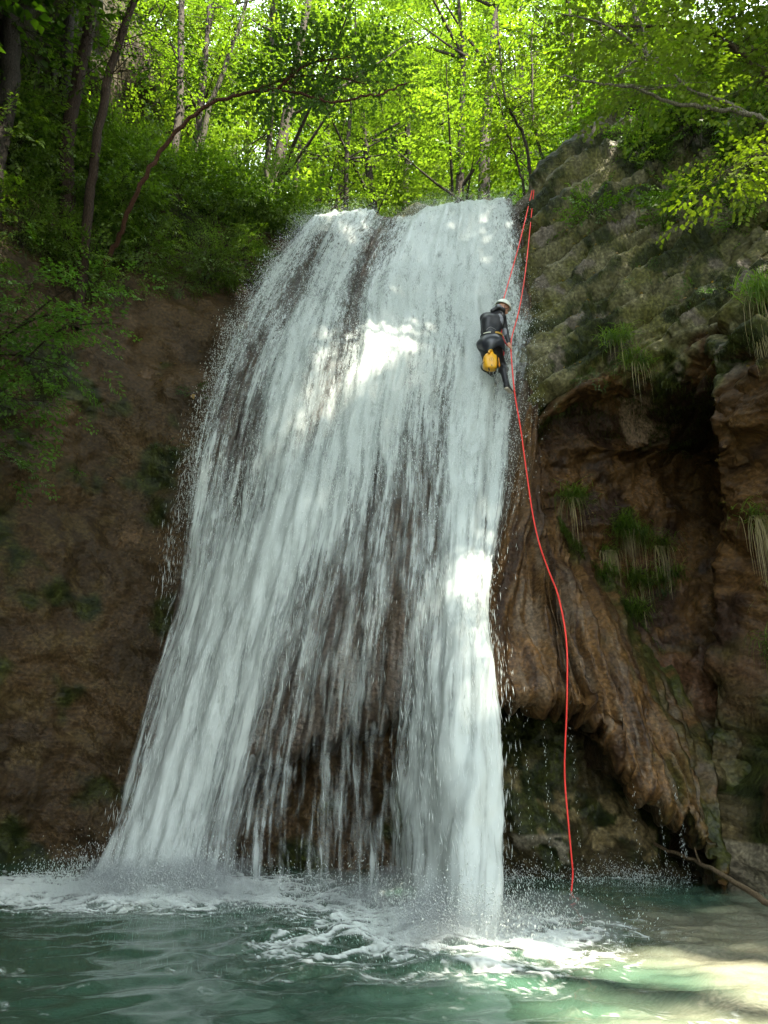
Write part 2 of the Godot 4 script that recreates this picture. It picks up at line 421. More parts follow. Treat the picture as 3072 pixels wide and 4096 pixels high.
	apron_net = Net.new(PackedFloat32Array([-1.89,11.87,-16.3,-1.24,12.41,-16.6,-0.41,12.72,-16.9,0.39,12.83,-17.2,1.38,13.11,-17.2,2.31,13.08,-17,3.15,12.82,-16.6,2.58,7.31,-12.9,2.84,6.34,-13.3,3.14,5.88,-13.6,3.71,5.4,-13.9,4.52,3.92,-13.6,4.99,3.23,-13.3,
	-1.8,12.25,-13.46,-1.18,12.79,-13.76,-0.39,13.1,-14.06,0.37,13.21,-14.36,1.31,13.49,-14.36,2.2,13.46,-14.16,3,13.2,-13.76,2.58,6.81,-11.9,2.84,5.84,-12.3,3.14,5.38,-12.6,3.71,4.9,-12.9,4.52,3.42,-12.6,4.99,2.73,-12.3,
	-2.46,10.45,-12.78,-1.64,10.91,-13.1,-0.84,11.07,-13.26,-0.11,11.05,-13.35,0.98,11.52,-13.54,1.97,11.6,-13.46,2.96,11.45,-13.16,2.5,6.33,-11.65,2.76,5.38,-11.9,3.09,4.87,-12.1,3.68,4.32,-12.35,4.48,3.02,-12.1,4.97,2.43,-12.05,
	-2.82,8.74,-12.3,-1.99,8.98,-12.4,-1.1,8.94,-12.28,-0.24,8.8,-12.12,0.74,9.39,-12.5,1.75,9.6,-12.6,2.87,9.61,-12.48,2.41,5.76,-11.35,2.66,4.85,-11.41,3.03,4.3,-11.51,3.64,3.69,-11.71,4.42,2.57,-11.52,4.94,2.08,-11.75,
	-3.05,7.08,-11.93,-2.25,7.17,-11.88,-1.25,7.07,-11.61,-0.36,6.98,-11.42,0.54,7.43,-11.57,1.52,7.64,-11.7,2.62,7.82,-11.85,2.32,5.05,-11,2.56,4.17,-10.78,3.01,3.66,-10.88,3.63,3.1,-11.08,4.35,1.98,-10.96,4.88,1.62,-11.4,
	-3.17,5.63,-11.64,-2.35,5.64,-11.49,-1.38,5.5,-11.06,-0.47,5.45,-10.81,0.38,5.88,-10.89,1.28,6.03,-10.94,2.22,6.28,-11.3,2.26,4.39,-10.68,2.51,3.65,-10.38,3,3.2,-10.45,3.63,2.6,-10.65,4.28,1.52,-10.55,4.8,1.22,-11.1,
	-3.2,4.52,-11.46,-2.39,4.49,-11.22,-1.48,4.35,-10.68,-0.58,4.33,-10.36,0.3,4.73,-10.31,1.13,4.84,-10.29,1.88,5.07,-10.66,2.21,3.88,-10.41,2.5,3.26,-10.12,2.99,2.86,-10.18,3.64,2.21,-10.37,4.22,1.2,-10.27,4.71,0.92,-10.86,
	-3.26,3.51,-11.31,-2.45,3.46,-10.98,-1.58,3.36,-10.41,-0.7,3.36,-10.02,0.21,3.74,-9.8,1.01,3.81,-9.64,1.53,3.99,-9.96,2.17,3.4,-10.21,2.51,2.91,-9.97,3,2.53,-10.06,3.65,1.89,-10.19,4.17,0.95,-10.09,4.59,0.64,-10.62,
	-3.4,2.57,-11.15,-2.58,2.52,-10.75,-1.73,2.47,-10.26,-0.84,2.53,-9.87,0.14,2.91,-9.5,0.92,2.96,-9.12,1.31,3.09,-9.34,2.14,2.91,-9.99,2.56,2.56,-9.87,3.05,2.04,-9.93,3.69,1.45,-10.01,4.11,0.65,-9.91,4.46,0.37,-10.41,
	-3.47,1.92,-11.05,-2.67,1.87,-10.67,-1.86,1.85,-10.29,-0.92,1.95,-9.95,0.1,2.35,-9.37,0.87,2.4,-8.79,1.25,2.51,-8.96,2.12,2.53,-9.84,2.62,2.3,-9.83,3.1,1.58,-9.81,3.74,1.04,-9.88,4.05,0.37,-9.77,4.37,0.18,-10.27,
	-3.51,1.57,-10.99,-2.71,1.52,-10.63,-1.92,1.52,-10.3,-0.97,1.64,-10.01,0.09,2.06,-9.39,0.86,2.12,-8.67,1.22,2.22,-8.81,2.11,2.32,-9.75,2.65,2.15,-9.8,3.12,1.33,-9.75,3.76,0.82,-9.8,4.02,0.23,-9.7,4.32,0.07,-10.2,
	-3.51,1.45,-11.34,-2.71,1.4,-10.98,-1.92,1.4,-10.65,-0.97,1.52,-10.36,0.09,1.94,-9.74,0.86,2,-9.02,1.22,2.1,-9.16,2.11,2.2,-10.05,2.65,2.03,-10.1,3.12,1.21,-10.05,3.76,0.7,-10.1,4.02,0.11,-10,4.32,-0.05,-10.5,
	-3.51,1.62,-11.99,-2.71,1.57,-11.63,-1.92,1.57,-11.3,-0.97,1.69,-11.01,0.09,2.11,-10.39,0.86,2.17,-9.67,1.22,2.27,-9.81,2.11,2.37,-10.55,2.65,2.2,-10.6,3.12,1.38,-10.55,3.76,0.87,-10.6,4.02,0.28,-10.5,4.32,0.12,-11,
	-3.69,1.87,-12.4,-2.85,1.82,-12.4,-2.02,1.82,-12.4,-1.02,1.94,-12.4,0.09,2.36,-12.4,0.9,2.42,-12.4,1.28,2.52,-12.4,2.11,2.62,-12.2,2.65,2.45,-12.2,3.12,1.63,-12.2,3.76,1.12,-12.2,4.02,0.53,-12.2,4.32,0.37,-12.2]), 13)
	fall_net = Net.new(PackedFloat32Array([-1.89,12.32,-15.8,-1.24,12.86,-16.1,-0.41,13.17,-16.4,0.39,13.28,-16.7,1.38,13.56,-16.7,2.31,13.53,-16.5,3.15,13.27,-16.1,
	-1.8,12.39,-13.8,-1.18,12.93,-14.1,-0.39,13.24,-14.4,0.37,13.35,-14.7,1.31,13.63,-14.7,2.2,13.6,-14.5,3,13.34,-14.1,
	-1.8,12.37,-13.3,-1.18,12.91,-13.6,-0.39,13.22,-13.9,0.37,13.33,-14.2,1.31,13.61,-14.2,2.2,13.58,-14,3,13.32,-13.6,
	-2.48,10.51,-12.6,-1.73,10.66,-12.8,-0.94,10.73,-12.9,-0.19,10.8,-13,0.85,10.8,-13,1.85,10.73,-12.9,2.93,10.51,-12.6,
	-2.85,8.73,-12.1,-2.05,8.73,-12.1,-1.14,8.61,-11.9,-0.25,8.49,-11.7,0.65,8.55,-11.8,1.65,8.61,-11.9,2.79,8.61,-11.9,
	-3.09,6.91,-11.7,-2.3,6.87,-11.6,-1.29,6.73,-11.3,-0.39,6.64,-11.1,0.42,6.59,-11,1.34,6.59,-11,2.31,6.73,-11.3,
	-3.19,5.35,-11.4,-2.37,5.28,-11.2,-1.42,5.11,-10.7,-0.51,5.01,-10.4,0.31,4.94,-10.2,1.13,4.91,-10.1,1.83,5.01,-10.4,
	-3.21,3.98,-11.2,-2.4,3.91,-10.9,-1.53,3.78,-10.3,-0.67,3.69,-9.9,0.18,3.6,-9.5,0.96,3.54,-9.2,1.35,3.58,-9.4,
	-3.4,2.74,-11,-2.57,2.69,-10.6,-1.72,2.64,-10.1,-0.85,2.59,-9.7,0.1,2.54,-9.2,0.87,2.47,-8.6,1.23,2.48,-8.7,
	-3.53,1.49,-10.8,-2.73,1.49,-10.45,-1.95,1.49,-10.15,-1,1.49,-9.9,0.07,1.49,-9.3,0.82,1.49,-8.2,1.17,1.49,-8.3,
	-3.69,0.49,-10.6,-2.92,0.52,-10.35,-2.18,0.53,-10.2,-1.04,0.55,-10,0.05,0.61,-9.4,0.79,0.74,-7.95,1.12,0.74,-8,
	-3.87,-0.15,-10.54,-3.02,-0.15,-10.23,-2.14,-0.15,-9.86,-0.98,-0.15,-9.58,0.01,-0.15,-8.9,0.72,-0.15,-7.48,1.03,-0.15,-7.4]), 7)
	var us := steps(0, 1.9, 50)
	us.append_array(steps(1.95, 16, 420))
	us.append_array(steps(16.05, 17, 22))
	var vs := steps(0, 12.5, 470)
	vs.append_array(steps(12.53, 16, 90))
	cliff = sheet(cliff_net, us, vs, cliff_shape, cliff_tint)
	setting("cliff", cliff.mesh(), mats.rock, "rock walls of the gorge, dark and wet on one side, mossy ledges above a brown hollow on the other")
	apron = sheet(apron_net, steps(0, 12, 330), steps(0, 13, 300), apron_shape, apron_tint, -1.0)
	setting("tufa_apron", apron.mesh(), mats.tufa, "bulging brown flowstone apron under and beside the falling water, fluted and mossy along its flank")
	var bed := Buf.new()
	for j in 2:
		for k in 2:
			bed.v.append(Vector3(-150 + 300 * k, -2.2, -150 + 300 * j)); bed.n.append(Vector3.UP); bed.c.append(Color(0.16, 0.14, 0.09))
	bed.i = PackedInt32Array([0, 1, 2, 1, 3, 2])
	setting("ground", bed.mesh(), mats.rock, "gravelly ground of the gorge under the pool")

# The rock's outermost point near a place seen along z: of the cliff's points within reach in x and y, the one that stands out most.
func on_cliff(x: float, y: float, reach := 0.06, which: Buf = null) -> Vector3:
	var best := Vector3(x, y, -99)
	var b := cliff if which == null else which
	for q in b.v:
		if absf(q.x - x) < reach and absf(q.y - y) < reach and q.z > best.z: best = q
	return best

var ground_pts := PackedVector3Array()
func ground_at(x: float, z: float) -> Vector3:   # the slopes behind and beside the lip
	if ground_pts.is_empty():
		for j in 60:
			var l := cliff_net.line(12.0 + 4.0 * j / 59.0)
			for k in 64: ground_pts.append(cliff_net.along(l, 17.0 * k / 63.0))
	var best := Vector3.ZERO
	var near := 1e9
	for q in ground_pts:
		var d := (q.x - x) * (q.x - x) + (q.z - z) * (q.z - z)
		if d < near: near = d; best = q
	return Vector3(x, best.y, z)

# ---------- falling water ----------
# How much water runs where: rows from the lip down to the pool, columns from the left edge to the right edge of the fall, in percent.
const FLOW := [
	[70, 90, 90, 85, 80, 40, 55, 95, 100, 100, 100, 90, 55], [70, 90, 90, 85, 80, 30, 50, 95, 100, 100, 100, 90, 55], [75, 90, 80, 85, 75, 28, 52, 95, 100, 100, 100, 90, 50],
	[90, 62, 14, 74, 85, 16, 62, 95, 100, 95, 100, 85, 30], [82, 16, 68, 92, 66, 30, 100, 100, 80, 70, 100, 48, 40],
	[90, 36, 30, 85, 64, 72, 100, 92, 66, 52, 98, 78, 16], [72, 66, 46, 66, 96, 95, 62, 40, 32, 42, 94, 80, 30],
	[56, 60, 80, 96, 90, 44, 33, 29, 29, 42, 94, 86, 18], [40, 54, 92, 100, 84, 42, 36, 34, 22, 58, 94, 94, 34],
	[30, 62, 96, 100, 66, 26, 25, 25, 28, 76, 92, 92, 32], [28, 76, 100, 96, 55, 20, 17, 19, 28, 70, 92, 88, 30], [28, 76, 100, 96, 50, 18, 15, 18, 28, 70, 92, 88, 30]]
var lengths := PackedFloat32Array()              # metres down the middle of the fall to each row of its net

func flow(c: float, v: float) -> float:
	var x := clampf(c * 2.0, 0.0, 11.999)
	var y := clampf(v, 0.0, 10.999)
	var i := int(x); var j := int(y)
	var fx := x - i; var fy := y - j
	fx = fx * fx * (3.0 - 2.0 * fx)
	return lerpf(lerpf(FLOW[j][i], FLOW[j][i + 1], fx), lerpf(FLOW[j + 1][i], FLOW[j + 1][i + 1], fx), fy) / 100.0

func row_at(m: float) -> float:
	for r in 11:
		if m <= lengths[r + 1]: return r + (m - lengths[r]) / (lengths[r + 1] - lengths[r])
	return 11.0

func stretched(w: int, h: int, freq: float, tall: float, sd: int, octaves := 4) -> PackedByteArray:
	var n := FastNoiseLite.new()
	n.seed = sd
	n.frequency = freq
	n.fractal_octaves = octaves
	n.domain_warp_enabled = true
	n.domain_warp_amplitude = 12.0
	n.domain_warp_frequency = 0.01
	var im := n.get_image(w, int(h / tall))
	im.convert(Image.FORMAT_L8)
	im.resize(w, h, Image.INTERPOLATE_CUBIC)
	return im.get_data()

func water_image(w: int, h: int, sd: int, share: float, floor_share: float) -> ImageTexture:
	var small := Image.create(104, 256, false, Image.FORMAT_L8)
	for y in 256:
		var v := row_at(lengths[11] * y / 255.0)
		for x in 104: small.set_pixel(x, y, Color.from_hsv(0, 0, flow(6.0 * x / 103.0, v)))
	small.resize(w, h, Image.INTERPOLATE_CUBIC)
	var d := small.get_data()
	var broad := stretched(w, h, 0.018, 7.0, sd, 3)
	var ropes := stretched(w, h, 0.06, 9.0, sd + 1, 3)
	var hairs := stretched(w, h, 0.17, 16.0, sd + 2, 3)
	var grain := stretched(w, h, 0.15, 2.6, sd + 3, 4)
	var clumps := stretched(w, h, 0.035, 1.7, sd + 4, 4)
	var out := PackedByteArray()
	out.resize(w * h * 2)
	for y in h:
		var t := float(y) / h
		var g := lerpf(1.7, 0.25, sm(0.1, 0.75, t))       # broken into drops high up, drawn out into hairs further down
		var hr := lerpf(0.25, 0.65, sm(0.1, 0.7, t))
		var rp := lerpf(0.45, 1.0, sm(0.1, 0.6, t))
		var cl := lerpf(1.1, 0.45, sm(0.1, 0.7, t))
		for x in w:
			var q := y * w + x
			var f := d[q] / 255.0
			var edge := minf(x, w - 1 - x) / (0.06 * w)
			f -= maxf(0.0, 1.0 - edge) * 0.6
			var n := rp * (0.95 * (broad[q] - 128) + (ropes[q] - 128)) + cl * (clumps[q] - 128) + hr * (hairs[q] - 128) + g * (grain[q] - 128)
			var s := 1.22 * f - 0.16 + n / 255.0 * (1.05 - 0.45 * f)
			s = clampf(s, 0.0, 1.0)
			s = s * s * (3.0 - 2.0 * s)
			out[q * 2] = 255
			out[q * 2 + 1] = int(255.0 * s * share * (floor_share + (1.0 - floor_share) * f))
	return ImageTexture.create_from_image(Image.create_from_data(w, h, false, Image.FORMAT_LA8, out))

func water_mat(called: String, tex: Texture2D, relief: Texture2D, deep: float) -> StandardMaterial3D:
	var m := mat(called, Color(0.52, 0.57, 0.555), 0.5)
	m.transparency = BaseMaterial3D.TRANSPARENCY_ALPHA
	m.albedo_texture = tex
	m.texture_repeat = false
	m.heightmap_enabled = true
	m.heightmap_texture = relief
	m.heightmap_scale = deep
	m.backlight_enabled = true
	m.backlight = Color(0.5, 0.5, 0.5)
	m.cull_mode = BaseMaterial3D.CULL_DISABLED
	return m

func drop_cluster(sd: int, count: int, wide: float, tall: float, deep: float, stretch: float, fat := 1.0) -> ArrayMesh:
	var r := rng(sd)
	var b := Buf.new()
	for k in count:
		var p := Vector3(r.randfn(0, wide), r.randfn(0, tall), r.randfn(0, deep))
		var w := fat * r.randf_range(0.0022, 0.0058) * (1.6 if r.randf() < 0.12 else 1.0)
		var l := w * r.randf_range(1.0, 2.4) * stretch
		var tilt := Vector3(r.randfn(0, 0.12), 1, r.randfn(0, 0.12)).normalized()
		var x := tilt.cross(Vector3(0, 0, 1)).normalized()
		var z := x.cross(tilt)
		var first := b.v.size()
		for e in [tilt * l, x * w, z * w, -x * w, -z * w, -tilt * l * 1.3]:
			b.v.append(p + e); b.n.append((e as Vector3).normalized())
		for s in 4:
			b.i.append_array([first, first + 1 + s, first + 1 + (s + 1) % 4])
			b.i.append_array([first + 5, first + 1 + (s + 1) % 4, first + 1 + s])
	return b.mesh()

func scatter(called: String, mesh: Mesh, m: Material, places: Array[Transform3D], parent: Node, label := "") -> void:
	var mm := MultiMesh.new()
	mm.transform_format = MultiMesh.TRANSFORM_3D
	mm.mesh = mesh
	mm.instance_count = places.size()
	for k in places.size(): mm.set_instance_transform(k, places[k])
	var o := MultiMeshInstance3D.new()
	o.multimesh = mm
	o.material_override = m
	o.name = called
	parent.add_child(o, true)
	tag(o, label, "", "", "stuff")

func build_falls() -> void:
	lengths.append(0.0)
	for r in 11: lengths.append(lengths[r] + fall_net.p[r][3].distance_to(fall_net.p[r + 1][3]))
	var root := base("waterfall")
	tag(root, "white waterfall pouring over the brown apron into the green pool", "", "", "structure")
	var relief_data := stretched(512, 1024, 0.05, 5.0, 77)
	var relief := ImageTexture.create_from_image(Image.create_from_data(512, 1024, false, Image.FORMAT_L8, relief_data))
	var front := water_mat("water_curtain", water_image(1024, 2048, 21, 0.95, 0.65), relief, 1.6)
	var film := water_mat("water_film", water_image(768, 1536, 51, 0.75, 0.55), relief, 1.2)
	var rows := steps(0.6, 11, 330)
	var to_uv := func(b: Buf) -> void:
		for q in b.u.size():
			var v: float = b.u[q].y
			var r := clampi(int(v), 0, 10)
			b.u[q] = Vector2(b.u[q].x / 6.0, lerpf(lengths[r], lengths[r + 1], v - r) / lengths[11])
	var white := func(_p: Vector3, _n: Vector3, _u: float, _v: float) -> Color: return Color.WHITE
	var curtain := sheet(fall_net, steps(0, 6, 130), rows, func(p: Vector3, n: Vector3, u: float, v: float) -> Vector3:
		var f := flow(u, v)
		return p + n * (0.02 + 0.20 * f * sm(0.6, 2.5, v) + 0.10 * noise.flute.get_noise_2d(u * 2.6, v * 0.6) + 0.025 * noise.flute.get_noise_2d(u * 7.0, v * 2.0)), white, -1.0)
	to_uv.call(curtain)
	put("water_curtain", curtain.mesh(), front, root)
	var back := sheet(fall_net, steps(0.02, 5.98, 110), rows, func(p: Vector3, n: Vector3, u: float, v: float) -> Vector3:
		return p + n * (-0.08 + 0.07 * noise.flute.get_noise_2d(u * 3.6 + 20.0, v * 1.5)), white, -1.0)
	to_uv.call(back)
	put("water_film", back.mesh(), film, root)
	# flying drops
	var drops := mat("water_drops", Color(0.60, 0.65, 0.63), 0.4)
	drops.backlight_enabled = true
	drops.backlight = Color(0.6, 0.6, 0.6)
	var r := rng(5)
	var lots: Array = []
	for k in 6:
		var none: Array[Transform3D] = []
		lots.append(none)
	var tries := 0
	var made := 0
	while made < 1500 and tries < 60000:
		tries += 1
		var m := r.randf() * lengths[11]
		var v := row_at(m)
		if v < 1.5: continue
		var edge := r.randf() < 0.10
		var c := r.randf_range(0.0, 6.0)
		var out := r.randf_range(-0.02, 0.26)
		var f := flow(c, v)
		if edge:
			if v > 7.0: continue
			c = -absf(r.randfn(0.0, 0.11)) + 0.1 if r.randf() < 0.75 else 6.0 + absf(r.randfn(0.0, 0.07))
			if c > 5.0 and r.randf() < 0.6: continue
			if c > 5.0 and v > 6.2 and v < 8.4 and r.randf() < 0.6: continue
			f = 0.6
			out = r.randf_range(0.0, 0.3)
		if r.randf() > f * f * f * (1.15 if v < 6.0 else 0.3): continue
		var l := fall_net.line(v)
		var p := fall_net.along(l, c)
		var down := (fall_net.at(c, minf(v + 0.2, 11.0)) - fall_net.at(c, v - 0.2)).normalized()
		var side := (fall_net.along(l, c + 0.1) - fall_net.along(l, c - 0.1)).normalized()
		var n := side.cross(-down).normalized()
		if n.z < 0: n = -n
		down = down.lerp(Vector3.DOWN, 0.35).normalized()
		side = down.cross(n).normalized()
		var bs := Basis(side, down, side.cross(down)) * Basis(Vector3(0, 1, 0), r.randf_range(-0.3, 0.3))
		lots[r.randi_range(0, 2) + (0 if v < 6.0 + r.randfn(0, 0.8) else 3)].append(Transform3D(bs.scaled_local(Vector3.ONE * r.randf_range(0.8, 1.35)), p + n * (out + 0.1 * f)))
		made += 1
	for k in 6:
		var cl := drop_cluster(100 + k, 80, 0.13, 0.18, 0.06, 1.8, 0.7) if k < 3 else drop_cluster(100 + k, 60, 0.10, 0.34, 0.05, 12.0, 0.42)
		scatter("falling_drops", cl, drops, lots[k], root)
	# drops thrown up where the water strikes the pool
	var burst: Array[Transform3D] = []
	for k in 900:
		var which := r.randf()
		var p: Vector3
		var up := absf(r.randfn(0.0, 0.16))
		if which < 0.40: p = Vector3(r.randf_range(-4.0, -1.9), up, -10.0 + r.randfn(0, 0.35) + 0.5)
		elif which < 0.80: p = Vector3(r.randfn(0.65, 0.42), up, -7.45 + r.randfn(0, 0.3))
		elif which < 0.92: p = Vector3(r.randf_range(-1.8, 0.3), up * 0.6, r.randf_range(-9.6, -8.4))
		else: p = Vector3(r.randf_range(1.2, 4.0), up * 0.35, -10.6 + r.randfn(0, 0.3))
		burst.append(Transform3D(Basis.from_euler(Vector3(r.randf_range(-0.6, 0.6), r.randf() * TAU, r.randf_range(-0.6, 0.6))).scaled(Vector3.ONE * r.randf_range(0.7, 1.4)), p))
	scatter("splash_drops", drop_cluster(120, 60, 0.16, 0.07, 0.16, 1.5, 0.6), drops, burst, root)
	for k in 170:                                # torn water along the lip
		var v := r.randf_range(1.7, 2.5)
		var c := r.randf_range(-0.1, 6.0)
		var p := fall_net.at(c, v) + Vector3(r.randfn(0, 0.05), absf(r.randfn(0.05, 0.10)), 0.1)
		burst.append(Transform3D(Basis.from_euler(Vector3(r.randf_range(-0.6, 0.6), r.randf() * TAU, 0)).scaled(Vector3.ONE * r.randf_range(0.5, 1.0)), p))
	scatter("lip_drops", drop_cluster(121, 70, 0.12, 0.06, 0.12, 1.4, 0.6), drops, burst.slice(900), root)
	var spray := FogMaterial.new()
	spray.resource_name = "spray_mist"
	spray.density = 0.4
	spray.albedo = Color(0.93, 0.96, 0.96)
	# spray that hangs over the places where the water strikes
	for k in 26:
		var size := Vector3(r.randf_range(0.6, 1.3), r.randf_range(0.25, 0.6), r.randf_range(0.5, 0.9))
		var at := Vector3(r.randf_range(-3.5, -1.9), 0.0, -9.7 + r.randfn(0.1, 0.25))
		if k % 5 > 2: at = Vector3(r.randfn(0.65, 0.4), 0.0, -7.45 + r.randfn(0, 0.25))
		elif k % 5 == 2: at = Vector3(r.randf_range(-1.8, 0.2), 0.0, -9.2 + r.randfn(0, 0.3))
		at.y = size.y * r.randf_range(0.2, 0.42)
		var fog := FogVolume.new()
		fog.shape = RenderingServer.FOG_VOLUME_SHAPE_ELLIPSOID
		fog.size = size
		fog.material = spray
		fog.name = "mist"
		root.add_child(fog, true)
		fog.position = at
		fog.rotation.y = r.randf() * TAU
		fog.set_meta("kind", "stuff")
	# thin drips from the edge of the apron
	var drips: Array[Transform3D] = []
	for d in [[2.02, 2.35, -9.72], [2.36, 2.3, -9.75], [3.1, 1.55, -9.8], [3.42, 1.3, -9.85], [3.66, 1.1, -9.9], [3.72, 1.1, -9.95], [1.75, 2.4, -9.5], [1.6, 2.4, -9.4]]:
		for k in 18:
			var y: float = float(d[1]) * r.randf()
			drips.append(Transform3D(Basis.IDENTITY.scaled(Vector3.ONE * r.randf_range(0.6, 1.1)), Vector3(d[0] + r.randfn(0, 0.012), y, d[2] + r.randfn(0, 0.015))))
	scatter("drip_drops", drop_cluster(130, 3, 0.012, 0.07, 0.012, 2.6, 0.55), drops, drips, root)

# ---------- pool ----------
func wave(x: float, z: float) -> float:
	var h: float = 0.030 * noise.mid.get_noise_2d(x * 1.6, z * 2.4) + 0.016 * noise.fine.get_noise_2d(x * 0.8, z * 1.3)
	var w: float = 0.5 * noise.mid.get_noise_2d(x * 0.9 + 30.0, z * 0.9)
	for s in [Vector3(0.65, 0, -7.6), Vector3(-2.9, 0, -9.9)]:
		var d := Vector2(x - s.x, z - s.z).length() + w
		h += 0.028 * exp(-d * 0.5) * sin(d * 8.5) + 0.05 * exp(-d * d * 1.3)
	return h

func seg(x: float, z: float, a: Vector2, b: Vector2) -> float:
	var p := Vector2(x, z)
	var t := clampf((p - a).dot(b - a) / (b - a).length_squared(), 0.0, 1.0)
	return p.distance_to(a + (b - a) * t)

func foam(x: float, z: float) -> float:          # above 0: foam lies here
	var warp := Vector2(noise.mid.get_noise_2d(x * 1.1, z * 1.1), noise.mid.get_noise_2d(x * 1.1 + 50.0, z * 1.1)) * 0.55
	var px := x + warp.x; var pz := z + warp.y
	var da := seg(px, pz, Vector2(-6.4, -9.7), Vector2(-2.1, -10.0))
	var db := seg(px, pz, Vector2(0.15, -7.75), Vector2(0.95, -7.45))
	var dc := seg(px, pz, Vector2(-1.9, -9.5), Vector2(0.0, -8.6))
	var k := maxf(maxf(1.62 - da * 0.75, 1.34 - db * 0.70 + (0.16 if pz > -7.4 and px < 1.2 else 0.0)), 0.98 - dc * 0.75)
	var de := seg(px, pz, Vector2(1.4, -10.7), Vector2(4.0, -10.8))
	k = maxf(k, 0.52 - de * 0.9)
	var dl := seg(px, pz, Vector2(-2.9, -5.9), Vector2(-2.3, -5.0))
	k = maxf(maxf(k, 0.36 - dl * 0.6), 0.30 - 0.35 * seg(px, pz, Vector2(-3.5, -6.5), Vector2(1.5, -5.8)))
	k = maxf(k, 0.34 - 0.5 * seg(px, pz, Vector2(1.4, -5.9), Vector2(2.4, -4.9)))
	var r1: float = 1.0 - absf(noise.fine.get_noise_2d(px * 0.55, pz * 1.15)) * 2.6
	var r2: float = 1.0 - absf(noise.fine.get_noise_2d(px * 1.5 + 9.0, pz * 2.6)) * 2.4
	var r3: float = noise.spot.get_noise_2d(px * 1.8, pz * 2.4)
	return 0.75 * r1 + 0.55 * r2 + 0.35 * r3 + 0.4 * noise.fine.get_noise_2d(px * 4.0, pz * 5.5) + 1.45 * k - 1.26

